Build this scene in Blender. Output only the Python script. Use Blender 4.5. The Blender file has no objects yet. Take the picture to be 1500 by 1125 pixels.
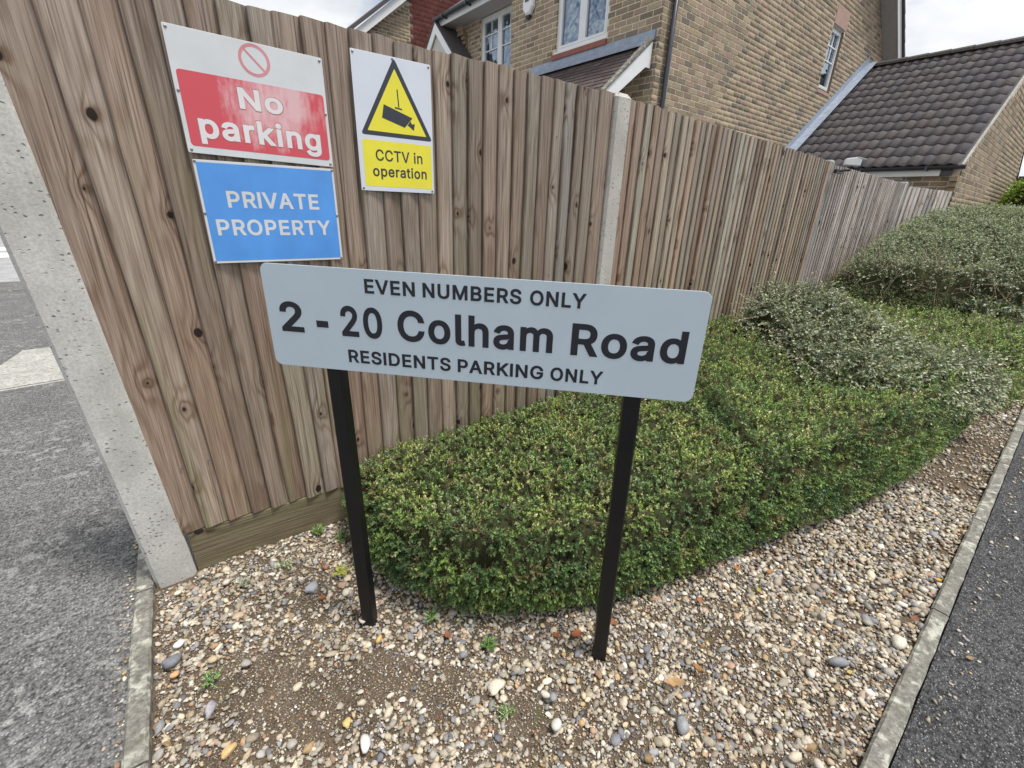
import bpy, math, random, json
import numpy as np
from mathutils import Vector, Matrix
rnd = random.Random(7)
R = np.random.default_rng(11)
SC = bpy.context.scene
COL = SC.collection
EYE = np.array((0.0, 0.0, 1.40))

# ------------------------------------------------------------------ camera
def unit(v):
    v = np.array(v, float)
    return v/np.linalg.norm(v)
FOC = 645.0
_Z = -unit((-55, 1608, FOC))
_X = np.array((850, -227, FOC), float); _X -= _X@_Z*_Z; _X = unit(_X)
_Y = np.cross(_Z, _X)
cam_d = bpy.data.cameras.new('camera')
cam = bpy.data.objects.new('camera', cam_d); COL.objects.link(cam)
cam_d.sensor_width = 36; cam_d.lens = FOC/1500*36
cam_d.clip_start = 0.05; cam_d.clip_end = 2000
right = Vector((_X[0], _Y[0], _Z[0])); down = Vector((_X[1], _Y[1], _Z[1])); fwd = Vector((_X[2], _Y[2], _Z[2]))
m = Matrix.Identity(4)
for i in range(3):
    m[i][0] = right[i]; m[i][1] = -down[i]; m[i][2] = -fwd[i]; m[i][3] = EYE[i]
cam.matrix_world = m
SC.camera = cam

def proj(P):
    v = np.asarray(P, float) - EYE
    c = v[..., 0:1]*_X + v[..., 1:2]*_Y + v[..., 2:3]*_Z
    return 750+FOC*c[..., 0]/c[..., 2], 562.5+FOC*c[..., 1]/c[..., 2], c[..., 2]

# ------------------------------------------------------------------ light
SUN_EL, SUN_AZ = 70, -58      # azimuth measured from +X towards +Y, direction towards the sun
w = bpy.data.worlds.new('World'); SC.world = w; w.use_nodes = True
nt = w.node_tree; nt.nodes.clear()
out = nt.nodes.new('ShaderNodeOutputWorld'); bg = nt.nodes.new('ShaderNodeBackground')
sky = nt.nodes.new('ShaderNodeTexSky'); sky.sky_type = 'NISHITA'; sky.sun_disc = False
sky.sun_elevation = math.radians(SUN_EL); sky.sun_rotation = math.radians(90-SUN_AZ)
tc = nt.nodes.new('ShaderNodeTexCoord')
mp = nt.nodes.new('ShaderNodeMapping'); mp.inputs['Scale'].default_value = (1, 1, 2.2)
n1 = nt.nodes.new('ShaderNodeTexNoise'); n1.inputs['Scale'].default_value = 2.3; n1.inputs['Detail'].default_value = 7; n1.inputs['Roughness'].default_value = .55
n2 = nt.nodes.new('ShaderNodeTexNoise'); n2.inputs['Scale'].default_value = 4.0; n2.inputs['Detail'].default_value = 6
r1 = nt.nodes.new('ShaderNodeValToRGB'); r1.color_ramp.elements[0].position = .38; r1.color_ramp.elements[1].position = .50
r2 = nt.nodes.new('ShaderNodeValToRGB')
r2.color_ramp.elements[0].position = .32; r2.color_ramp.elements[0].color = (5.0, 5.25, 5.7, 1)
r2.color_ramp.elements[1].position = .62; r2.color_ramp.elements[1].color = (8.6, 8.7, 8.8, 1)
mx = nt.nodes.new('ShaderNodeMix'); mx.data_type = 'RGBA'
L = nt.links.new
L(tc.outputs['Generated'], mp.inputs[0]); L(mp.outputs[0], n1.inputs['Vector']); L(mp.outputs[0], n2.inputs['Vector'])
L(n1.outputs['Fac'], r1.inputs[0]); L(n2.outputs['Fac'], r2.inputs[0])
L(r1.outputs[0], mx.inputs[0]); L(sky.outputs[0], mx.inputs[6]); L(r2.outputs[0], mx.inputs[7])
L(mx.outputs[2], bg.inputs[0]); bg.inputs[1].default_value = 0.105
L(bg.outputs[0], out.inputs[0])
sd = bpy.data.lights.new('sun', 'SUN'); sd.energy = 3.3; sd.angle = math.radians(13); sd.color = (1, .96, .9)
sun = bpy.data.objects.new('sun', sd); COL.objects.link(sun)
a, e = math.radians(SUN_AZ), math.radians(SUN_EL)
sdir = Vector((math.cos(a)*math.cos(e), math.sin(a)*math.cos(e), math.sin(e)))
sun.rotation_euler = sdir.to_track_quat('Z', 'Y').to_euler(); sun.location = (0, 0, 20)
vs = SC.view_settings; vs.view_transform = 'Standard'; vs.look = 'None'; vs.exposure = 0.36; vs.gamma = 1; vs.use_curve_mapping = False
SC.cycles.max_bounces = 8; SC.cycles.transparent_max_bounces = 12

# ------------------------------------------------------------------ materials
class G:
    """small node graph helper"""
    def __init__(s, name):
        s.m = bpy.data.materials.new(name); s.m.use_nodes = True
        s.t = s.m.node_tree; s.b = s.t.nodes['Principled BSDF']
    def n(s, ty, **k):
        x = s.t.nodes.new('ShaderNode'+ty)
        for a_, v in k.items(): setattr(x, a_, v)
        return x
    def put(s, sock, v):
        if isinstance(v, bpy.types.NodeSocket): s.t.links.new(v, sock)
        elif v is not None:
            if sock.type == 'RGBA' and len(v) == 3: v = (*v, 1)
            sock.default_value = v
    def math(s, op, a_, b_=None, c_=None, clamp=False):
        x = s.n('Math', operation=op, use_clamp=clamp); s.put(x.inputs[0], a_); s.put(x.inputs[1], b_)
        if c_ is not None: s.put(x.inputs[2], c_)
        return x.outputs[0]
    def mix(s, f, a_, b_, mode='MIX'):
        x = s.n('Mix', data_type='RGBA', blend_type=mode); s.put(x.inputs[0], f); s.put(x.inputs[6], a_); s.put(x.inputs[7], b_)
        return x.outputs[2]
    def ramp(s, v, *st):
        x = s.n('ValToRGB'); cr = x.color_ramp
        while len(cr.elements) < len(st): cr.elements.new(.5)
        for el, (p, c) in zip(cr.elements, st):
            el.position = p; el.color = (c, c, c, 1) if isinstance(c, (int, float)) else (*c, 1)
        s.put(x.inputs[0], v); return x.outputs[0]
    def obj(s): return s.n('TexCoord').outputs['Object']
    def geo(s): return s.n('NewGeometry').outputs['Position']
    def vmul(s, v, sc, off=None):
        x = s.n('Mapping'); s.put(x.inputs[0], v); x.inputs['Scale'].default_value = sc
        if off is not None: s.put(x.inputs['Location'], off)
        return x.outputs[0]
    def noise(s, v, sc, det=4, ro=.55, dist=0):
        x = s.n('TexNoise'); s.put(x.inputs['Vector'], v); x.inputs['Scale'].default_value = sc
        x.inputs['Detail'].default_value = det; x.inputs['Roughness'].default_value = ro; x.inputs['Distortion'].default_value = dist
        return x.outputs['Fac']
    def vor(s, v, sc, feature='F1', outp='Distance'):
        x = s.n('TexVoronoi', feature=feature); s.put(x.inputs['Vector'], v); x.inputs['Scale'].default_value = sc
        return x.outputs[outp]
    def bump(s, hgt, dist, strength=1, nrm=None):
        x = s.n('Bump'); s.put(x.inputs['Height'], hgt); x.inputs['Distance'].default_value = dist; x.inputs['Strength'].default_value = strength
        if nrm is not None: s.put(x.inputs['Normal'], nrm)
        return x.outputs[0]
    def done(s, col=None, rough=.7, nrm=None, spec=.5, **k):
        s.put(s.b.inputs['Base Color'], col); s.put(s.b.inputs['Roughness'], rough); s.put(s.b.inputs['Specular IOR Level'], spec)
        if nrm is not None: s.put(s.b.inputs['Normal'], nrm)
        for a_, v in k.items(): s.put(s.b.inputs[a_], v)
        return s.m
    def tint(s):
        a_ = s.n('Attribute', attribute_name='Col').outputs['Color']; o_ = s.n('ObjectInfo').outputs['Color']
        return s.mix(1.0, a_, o_, 'MULTIPLY')
    def rand_off(s, k=37.0):
        r_ = s.n('ObjectInfo').outputs['Random']; c = s.n('CombineXYZ')
        for i, f in enumerate((k, k*1.7, k*.6)): s.put(c.inputs[i], s.math('MULTIPLY', r_, f))
        return c.outputs[0]

def mat_plain(name, col, rough=.6, bumpd=0, bscale=60, var=.12, spec=.5, metal=0):
    g = G(name); p = g.obj()
    nn = g.noise(p, 9, 5); v = g.ramp(nn, (.3, 1-var), (.7, 1+var*.5))
    c = g.mix(1.0, col, v, 'MULTIPLY')
    nr = g.bump(g.noise(p, bscale, 4), bumpd) if bumpd else None
    return g.done(c, g.math('MULTIPLY_ADD', nn, .2, rough-.1), nr, spec, Metallic=metal)

def mat_wood():
    g = G('weathered_wood'); p = g.obj(); off = g.rand_off()
    sx = g.n('SeparateXYZ'); g.put(sx.inputs[0], p)
    add = g.n('VectorMath', operation='ADD'); g.put(add.inputs[0], p); g.put(add.inputs[1], off); q = add.outputs[0]
    sq = g.n('SeparateXYZ'); g.put(sq.inputs[0], q)
    c2 = g.n('CombineXYZ'); g.put(c2.inputs[0], g.math('MULTIPLY', sq.outputs[0], 10.0)); g.put(c2.inputs[1], g.math('MULTIPLY', sq.outputs[2], 1.7))
    vo = g.n('TexVoronoi', voronoi_dimensions='2D'); g.put(vo.inputs['Vector'], c2.outputs[0]); vo.inputs['Scale'].default_value = 1; vo.inputs['Randomness'].default_value = .9
    sp = g.n('SeparateXYZ'); g.put(sp.inputs[0], vo.outputs['Position'])
    dx = g.math('SUBTRACT', sq.outputs[0], g.math('DIVIDE', sp.outputs[0], 10.0))
    dz = g.math('MULTIPLY', g.math('SUBTRACT', sq.outputs[2], g.math('DIVIDE', sp.outputs[1], 1.7)), .72)
    d = g.math('SQRT', g.math('ADD', g.math('MULTIPLY', dx, dx), g.math('MULTIPLY', dz, dz)))
    d = g.math('ADD', d, g.math('MULTIPLY', g.math('SUBTRACT', g.noise(q, 60, 2), .5), .006))
    sc_ = g.n('SeparateColor'); g.put(sc_.inputs[0], vo.outputs['Color']); kk = g.math('GREATER_THAN', sc_.outputs[0], .38)
    rad = g.math('MULTIPLY_ADD', sc_.outputs[1], .011, .004)
    knot = g.math('MULTIPLY', g.math('MULTIPLY', g.math('SUBTRACT', rad, d), 260, clamp=True), kk)
    infl = g.math('MULTIPLY', g.math('EXPONENT', g.math('MULTIPLY', d, -32.0)), g.math('MULTIPLY', kk, 13.0))
    low = g.noise(g.vmul(q, (9, 9, .9)), 1, 3, .5)
    ring = g.math('ADD', g.math('MULTIPLY_ADD', low, 46.0, g.math('MULTIPLY', sq.outputs[0], 150.0)), infl)
    s_ = g.math('SINE', ring); s_ = g.math('POWER', g.math('MULTIPLY_ADD', s_, .5, .5), 2.2)
    fine = g.ramp(g.noise(g.vmul(q, (230, 60, 3.2)), 1, 6, .68), (.28, 0.0), (.72, 1.0))
    crack = g.ramp(g.noise(g.vmul(q, (170, 40, 1.6)), 1, 3, .5), (.62, 0.0), (.72, 1.0))
    base = g.n('ObjectInfo').outputs['Color']
    gr = g.noise(g.vmul(q, (7, 7, 1.3)), 1, 4, .6)
    zf = g.math('MULTIPLY_ADD', sx.outputs[2], .45, g.math('SUBTRACT', gr, .85), clamp=True)
    c = g.mix(zf, base, g.mix(.45, g.mix(1, base, (1.25, 1.28, 1.32), 'MULTIPLY'), (.47, .45, .435)))
    c = g.mix(g.math('MULTIPLY', s_, g.math('MULTIPLY_ADD', g.noise(g.vmul(q, (8, 8, 1)), 1, 2), .8, g.math('MULTIPLY', infl, .09), clamp=True)), c, g.mix(1, c, (.55, .46, .38), 'MULTIPLY'))
    c = g.mix(g.math('MULTIPLY_ADD', fine, .9, -.2, clamp=True), g.mix(1, c, (.52, .48, .45), 'MULTIPLY'), g.mix(1, c, (1.34, 1.34, 1.34), 'MULTIPLY'))
    c = g.mix(g.math('MULTIPLY', crack, .55), c, (.07, .055, .045))
    alg = g.math('MULTIPLY', g.ramp(g.noise(g.vmul(q, (11, 11, 1.1), (3, 8, 1)), 1, 4, .6), (.52, 0.0), (.68, 1.0)), g.math('MULTIPLY_ADD', sx.outputs[2], -.45, .95, clamp=True))
    c = g.mix(g.math('MULTIPLY', alg, .65), c, (.20, .21, .10))
    wet = g.ramp(g.noise(g.vmul(q, (15, 10, 2.4), (9, 1, 5)), 1, 3, .6), (.66, 0.0), (.76, 1.0))
    c = g.mix(g.math('MULTIPLY', wet, .6), c, (.10, .065, .045))
    halo = g.math('MULTIPLY', g.math('MULTIPLY', g.math('EXPONENT', g.math('MULTIPLY', d, -75.0)), kk), .9, clamp=True)
    c = g.mix(halo, c, (.13, .085, .055))
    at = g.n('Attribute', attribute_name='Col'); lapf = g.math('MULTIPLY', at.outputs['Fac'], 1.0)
    c = g.mix(1, c, g.mix(g.math('MULTIPLY', g.ramp(at.outputs['Fac'], (.4, 1.0), (.78, 0.0)), g.math('GREATER_THAN', at.outputs['Fac'], .01)), (1, 1, 1), (.70, .63, .57)), 'MULTIPLY')  # shade of the lap joints painted in as a browner tint
    c = g.mix(knot, c, (.022, .014, .011))
    hg = g.math('ADD', g.math('MULTIPLY', s_, -.35), g.math('MULTIPLY', fine, .9)); hg = g.math('SUBTRACT', hg, g.math('MULTIPLY', crack, 1.2))
    return g.done(c, .82, g.bump(hg, .0016), .3)

def mat_concrete(name, col=(.42, .41, .38), pits=True, lich=.0, scale=1.0):
    g = G(name); p = g.obj()
    a_ = g.noise(p, 5*scale, 6); b_ = g.noise(p, 140, 3)
    c = g.mix(1, col, g.ramp(a_, (.3, .78), (.7, 1.1)), 'MULTIPLY'); c = g.mix(1, c, g.ramp(b_, (.3, .82), (.7, 1.12)), 'MULTIPLY')
    h_ = g.math('MULTIPLY', b_, .25)
    if pits:
        wv = g.n('VectorMath', operation='ADD'); g.put(wv.inputs[0], p)
        wob = g.n('VectorMath', operation='ADD'); g.put(wob.inputs[0], g.vmul(p, (1, 1, 1.6))); wn_ = g.n('TexNoise'); g.put(wn_.inputs[0], p); wn_.inputs['Scale'].default_value = 120; ws_ = g.n('VectorMath', operation='SCALE'); g.put(ws_.inputs[0], wn_.outputs['Color']); ws_.inputs['Scale'].default_value = .012; g.put(wob.inputs[1], ws_.outputs[0])
        v1 = g.vor(wob.outputs[0], 62); v2 = g.n('TexVoronoi'); g.put(v2.inputs[0], wob.outputs[0]); v2.inputs['Scale'].default_value = 62
        sc_ = g.n('SeparateColor'); g.put(sc_.inputs[0], v2.outputs['Color'])
        pit = g.math('MULTIPLY', g.ramp(v1, (.17, 1.0), (.30, 0.0)), g.math('GREATER_THAN', sc_.outputs[0], .66))
        pit = g.math('MULTIPLY', pit, g.ramp(g.noise(p, 7, 2), (.38, .15), (.55, 1.0)))
        c = g.mix(g.math('MULTIPLY', pit, g.math('MULTIPLY_ADD', sc_.outputs[1], .6, .25)), c, (.07, .068, .06))
        stn = g.ramp(g.noise(g.vmul(p, (9, 9, 2.2)), 1, 6, .65), (.5, 0.0), (.72, .45)); c = g.mix(stn, c, (.30, .30, .25)); h_ = g.math('SUBTRACT', h_, g.math('MULTIPLY', pit, 1.4))
    if lich:
        c = g.mix(1, c, g.ramp(g.noise(p, 60, 6, .7), (.35, .6), (.65, 1.35)), 'MULTIPLY')
        lm = g.ramp(g.noise(p, 24, 5, .62), (.52, 0.0), (.64, 1.0)); c = g.mix(g.math('MULTIPLY', lm, lich), c, (.52, .52, .44))
        dk = g.ramp(g.noise(p, 11, 5, .65), (.5, 0.0), (.66, 1.0)); c = g.mix(g.math('MULTIPLY', dk, lich*.9), c, (.12, .115, .09))
    return g.done(c, .85, g.bump(h_, .0025), .3)

def mat_asphalt(name, dark, light, patch, pcol, agg=150, stonef=.5):
    g = G(name); p = g.geo()
    v = g.n('TexVoronoi'); g.put(v.inputs[0], p); v.inputs['Scale'].default_value = agg
    sc_ = g.n('SeparateColor'); g.put(sc_.inputs[0], v.outputs['Color'])
    st = g.math('MULTIPLY', g.ramp(v.outputs['Distance'], (.25, 1.0), (.5, 0.0)), g.ramp(sc_.outputs[0], (stonef, 0.0), (1.0, 1.0)))
    c = g.mix(1, dark, g.ramp(g.noise(p, 3, 5), (.3, .8), (.7, 1.2)), 'MULTIPLY')
    c = g.mix(1, c, g.ramp(g.noise(p, 75, 4, .7), (.38, .35), (.62, 1.6)), 'MULTIPLY')
    c = g.mix(st, c, light)
    if patch:
        pm = g.ramp(g.noise(g.vmul(p, (1, 1, 1)), 19, 6, .66, .5), (.53, 0.0), (.61, 1.0))
        pm = g.math('MULTIPLY', pm, g.ramp(g.noise(p, 1.6, 4), (.36, .12), (.56, 1.0)))
        pm = g.math('MULTIPLY', pm, g.ramp(g.noise(p, 160, 3, .7), (.40, .25), (.55, 1.0)))
        c = g.mix(g.math('MULTIPLY', pm, patch), c, pcol)
    h_ = g.math('ADD', g.math('MULTIPLY', g.ramp(v.outputs['Distance'], (0.0, 1.0), (.6, 0.0)), 1.0), g.math('MULTIPLY', g.noise(p, 60, 4), .8))
    return g.done(c, .8, g.bump(h_, .007), .35)

def mat_tinted(name, rough=.75, bumpd=.002, scale=70, lo=.7, hi=1.2, spots=None, spec=.4):
    g = G(name); p = g.obj(); t_ = g.tint()
    add = g.n('VectorMath', operation='ADD'); g.put(add.inputs[0], p); g.put(add.inputs[1], g.rand_off()); q = add.outputs[0]
    nn = g.noise(q, scale, 5, .65)
    c = g.mix(1, t_, g.ramp(nn, (.3, lo), (.7, hi)), 'MULTIPLY')
    if spots:
        sm = g.ramp(g.noise(q, spots[1], 4, .6), (spots[2], 0.0), (spots[2]+.06, 1.0)); c = g.mix(sm, c, spots[0])
    return g.done(c, rough, g.bump(nn, bumpd), spec)

def mat_leaf(name, rough=.42, trans=.28, spec=.5):
    g = G(name); t_ = g.tint(); p = g.geo()
    c = g.mix(1, t_, g.ramp(g.noise(p, 300, 2), (.3, .85), (.7, 1.15)), 'MULTIPLY')
    g.done(c, rough, None, spec)
    tr = g.n('BsdfTranslucent'); g.put(tr.inputs[0], g.mix(1, c, (1.25, 1.35, .6), 'MULTIPLY'))
    ms = g.n('MixShader'); ms.inputs[0].default_value = trans
    g.t.links.new(g.b.outputs[0], ms.inputs[1]); g.t.links.new(tr.outputs[0], ms.inputs[2])
    g.t.links.new(ms.outputs[0], g.t.nodes['Material Output'].inputs[0]); return g.m

def mat_glass():
    g = G('window_glass'); p = g.geo()
    nr = g.bump(g.noise(p, 3.5, 2), .02)
    gl = g.n('BsdfGlossy'); gl.inputs['Roughness'].default_value = .02; gl.inputs['Color'].default_value = (.72, .86, 1, 1); g.put(gl.inputs['Normal'], nr)
    tr = g.n('BsdfTransparent'); tr.inputs[0].default_value = (.75, .8, .82, 1)
    fr = g.n('Fresnel'); fr.inputs[0].default_value = 1.6
    ms = g.n('MixShader'); g.put(ms.inputs[0], g.math('MULTIPLY_ADD', fr.outputs[0], 1.3, .22, clamp=True))
    g.t.links.new(tr.outputs[0], ms.inputs[1]); g.t.links.new(gl.outputs[0], ms.inputs[2])
    g.t.links.new(ms.outputs[0], g.t.nodes['Material Output'].inputs[0]); return g.m

def mat_faded_red():
    g = G('faded_red_print'); p = g.obj()
    sx = g.n('SeparateXYZ'); g.put(sx.inputs[0], p)
    cx = g.math('SUBTRACT', g.math('MULTIPLY', sx.outputs[0], 5.0), .25); cz = g.math('MULTIPLY', g.math('ADD', sx.outputs[2], 0), 5.0)
    rad = g.math('ADD', g.math('MULTIPLY', g.math('MULTIPLY', cx, cx), .9), g.math('MULTIPLY', g.math('MULTIPLY', cz, cz), 1.1))
    nn = g.noise(g.vmul(p, (1, 1, .45)), 14, 7, .72); st = g.noise(g.vmul(p, (1, 1, .12)), 90, 4, .6)
    f = g.math('ADD', g.math('SUBTRACT', g.math('MULTIPLY_ADD', nn, 1.5, g.math('MULTIPLY', st, .55)), .62), g.math('MULTIPLY', rad, -.75))
    f = g.ramp(f, (-.35, 0.12), (.45, .92))
    c = g.mix(f, (.62, .035, .06), (.74, .50, .52))
    return g.done(c, .45, None, .4)

MAT = {}
MAT['wood'] = mat_wood()
MAT['post'] = mat_concrete('pitted_post_concrete', (.56, .55, .52))
MAT['post_grey'] = mat_concrete('grey_post_concrete', (.33, .33, .33))
MAT['post_agg'] = mat_concrete('exposed_post_concrete', (.50, .48, .44))
MAT['kerb'] = mat_concrete('lichened_kerb_concrete', (.21, .20, .175), False, .75)
MAT['slab'] = mat_concrete('pale_slab_concrete', (.40, .39, .36), True, .25)
MAT['asphalt_l'] = mat_asphalt('worn_pale_asphalt', (.13, .128, .124), (.38, .375, .365), .62, (.46, .455, .43), 95, .42)
MAT['asphalt_r'] = mat_asphalt('dark_asphalt', (.058, .058, .06), (.46, .46, .46), 0, None, 150, .55)
MAT['road'] = mat_asphalt('pale_road', (.34, .34, .34), (.45, .45, .45), 0, None, 60, .5)
MAT['paint'] = mat_plain('road_paint', (.72, .72, .70), .7)
MAT['brick'] = mat_tinted('stock_brick', .88, .004, 55, .66, 1.22, None, .25)
MAT['mortar'] = mat_plain('mortar', (.70, .62, .49), .95, .002, 90, .15, .2)
MAT['tile'] = mat_tinted('concrete_roof_tile', .85, .004, 40, .6, 1.3, ((.42, .41, .36), 26, .70), .3)
MAT['porch_tile'] = mat_tinted('plain_roof_tile', .85, .003, 50, .6, 1.3, ((.62, .60, .58), 14, .665), .3)
MAT['red_tile'] = mat_tinted('red_hung_tile', .85, .003, 50, .8, 1.15, None, .25)
MAT['white'] = mat_plain('white_upvc', (.80, .81, .82), .4, 0, 60, .05)
MAT['offwhite'] = mat_plain('weathered_white_board', (.70, .70, .68), .6, 0, 60, .12)
MAT['cream'] = mat_plain('cream_infill_board', (.55, .54, .47), .7, 0, 60, .1)
MAT['soffit'] = mat_plain('painted_soffit', (.44, .43, .42), .7, 0, 60, .1)
MAT['gutter'] = mat_plain('black_plastic_gutter', (.035, .038, .05), .32, 0, 60, .1, .6)
MAT['lead'] = mat_plain('lead_flashing', (.28, .33, .41), .5, .003, 18, .22, .6)
MAT['sill'] = mat_plain('red_tile_sill', (.30, .11, .085), .75, .002, 60, .18)
MAT['lintel'] = mat_plain('pink_brick_lintel', (.44, .29, .24), .85, .002, 60, .12)
MAT['glass'] = mat_glass()
MAT['room'] = mat_plain('dark_room', (.06, .065, .07), .9)
MAT['curtain'] = mat_plain('pale_curtain', (.5, .52, .55), .9)
MAT['metal_door'] = mat_plain('grey_garage_panel', (.30, .32, .35), .5)
MAT['black_post'] = mat_plain('black_powder_coat', (.006, .006, .007), .45, .0006, 160, .2, .35)
MAT['sign_face'] = mat_plain('pale_blue_grey_sign', (.50, .585, .65), .34, 0, 60, .03, .5)
MAT['ink'] = mat_plain('black_lettering', (.012, .014, .022), .4, 0, 60, .05)
MAT['sign_white'] = mat_plain('aged_white_sign', (.66, .68, .70), .42, 0, 60, .07)
MAT['sign_white2'] = mat_plain('clean_white_sign', (.66, .70, .78), .38, 0, 60, .04)
MAT['letter_white'] = mat_plain('faded_white_lettering', (.76, .74, .75), .45, 0, 60, .05)
MAT['letter_edge'] = mat_plain('faded_pink_outline', (.50, .17, .20), .45, 0, 60, .1)
MAT['pale_red'] = mat_plain('faded_red_ring', (.66, .27, .30), .45, 0, 60, .2)
MAT['red'] = mat_faded_red()
MAT['blue'] = mat_plain('blue_print', (.095, .32, .78), .38, 0, 60, .12)
MAT['yellow'] = mat_plain('yellow_print', (.82, .74, .05), .4, 0, 60, .06)
MAT['navy'] = mat_plain('faded_black_print', (.035, .04, .055), .4, 0, 60, .1)
MAT['screw'] = mat_plain('dull_steel', (.25, .24, .23), .4, 0, 60, .2, .5, .7)
MAT['cam_white'] = mat_plain('white_camera_housing', (.82, .83, .84), .4, 0, 60, .04)
MAT['black'] = mat_plain('black_plastic', (.02, .02, .022), .4)
MAT['leaf'] = mat_leaf('small_glossy_leaf', .42, .25, .45)
MAT['leaf_grey'] = mat_leaf('grey_green_leaf', .5, .22, .4)
MAT['dry'] = mat_leaf('dry_leaf', .7, .2, .2)
MAT['stone'] = mat_tinted('gravel_stone', .62, .0012, 220, .72, 1.2, None, .45)
MAT['twig'] = mat_plain('dry_twig', (.27, .20, .13), .85)
MAT['bark'] = mat_plain('hedge_branch', (.10, .075, .05), .9)
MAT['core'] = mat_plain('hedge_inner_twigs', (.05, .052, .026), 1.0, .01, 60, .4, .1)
def mat_soil():
    g = G('gritty_soil'); p = g.geo()
    c = g.mix(1, (.115, .085, .058), g.ramp(g.noise(p, 7, 6, .65), (.3, .6), (.7, 1.3)), 'MULTIPLY')
    c = g.mix(1, c, g.ramp(g.noise(p, 150, 4, .7), (.35, .6), (.65, 1.5)), 'MULTIPLY')
    v = g.n('TexVoronoi'); g.put(v.inputs[0], p); v.inputs['Scale'].default_value = 240
    s_ = g.n('SeparateColor'); g.put(s_.inputs[0], v.outputs['Color'])
    st = g.math('MULTIPLY', g.ramp(v.outputs['Distance'], (.3, 1.0), (.42, 0.0)), g.math('GREATER_THAN', s_.outputs[0], .6))
    c = g.mix(st, c, g.mix(s_.outputs[1], (.32, .26, .17), (.20, .18, .16)))
    mo = g.ramp(g.noise(p, 5.5, 5, .7), (.60, 0.0), (.70, .6)); c = g.mix(mo, c, (.085, .10, .03))
    return g.done(c, .95, g.bump(g.math('ADD', g.noise(p, 120, 5, .7), g.math('MULTIPLY', st, .4)), .005), .2)
MAT['soil'] = mat_soil()
g = G('far_ground'); MAT['ground'] = g.done(g.mix(1, (.12, .12, .115), g.ramp(g.noise(g.geo(), .8, 6), (.3, .8), (.7, 1.2)), 'MULTIPLY'), .95)
g = G('grass'); MAT['grass'] = g.done(g.mix(g.noise(g.geo(), 3, 6), (.05, .08, .02), (.09, .12, .03)), .95)

# ------------------------------------------------------------------ object helpers
def tag(o, label=None, cat=None, group=None, kind=None):
    if label: o['label'] = label
    if cat: o['category'] = cat
    if group: o['group'] = group
    if kind: o['kind'] = kind
    return o
def empty(name, loc, label=None, cat=None, group=None, kind=None):
    o = bpy.data.objects.new(name, None); COL.objects.link(o); o.location = loc
    o.empty_display_size = .1
    return tag(o, label, cat, group, kind)
def link(name, me, parent=None, loc=None, mat=None):
    o = bpy.data.objects.new(name, me); COL.objects.link(o)
    if mat is not None and not me.materials: me.materials.append(mat)
    if parent is not None: o.parent = parent
    if loc is not None: o.location = loc
    return o
def np_mesh(name, V, F, mat, col=None, smooth=False):
    V = np.ascontiguousarray(V, dtype=np.float32); F = np.ascontiguousarray(F, dtype=np.int32)
    me = bpy.data.meshes.new(name); k = F.shape[1]
    me.vertices.add(len(V)); me.vertices.foreach_set('co', V.ravel())
    me.loops.add(F.size); me.loops.foreach_set('vertex_index', F.ravel())
    me.polygons.add(len(F)); me.polygons.foreach_set('loop_start', np.arange(0, F.size, k, dtype=np.int32))
    if smooth: me.polygons.foreach_set('use_smooth', np.ones(len(F), dtype=bool))
    me.update(calc_edges=True)
    if col is None: col = np.ones((len(V), 3))
    a_ = me.attributes.new('Col', 'FLOAT_COLOR', 'POINT')
    a_.data.foreach_set('color', np.concatenate([col, np.ones((len(V), 1))], 1).astype(np.float32).ravel())
    me.materials.append(mat); return me
TINT = {'concrete_roof_tile': (.10, .09, .093, 1), 'plain_roof_tile': (.10, .075, .075, 1), 'stock_brick': (.36, .28, .19, 1), 'red_hung_tile': (.37, .145, .12, 1), 'gravel_stone': (.5, .45, .36, 1)}
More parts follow.
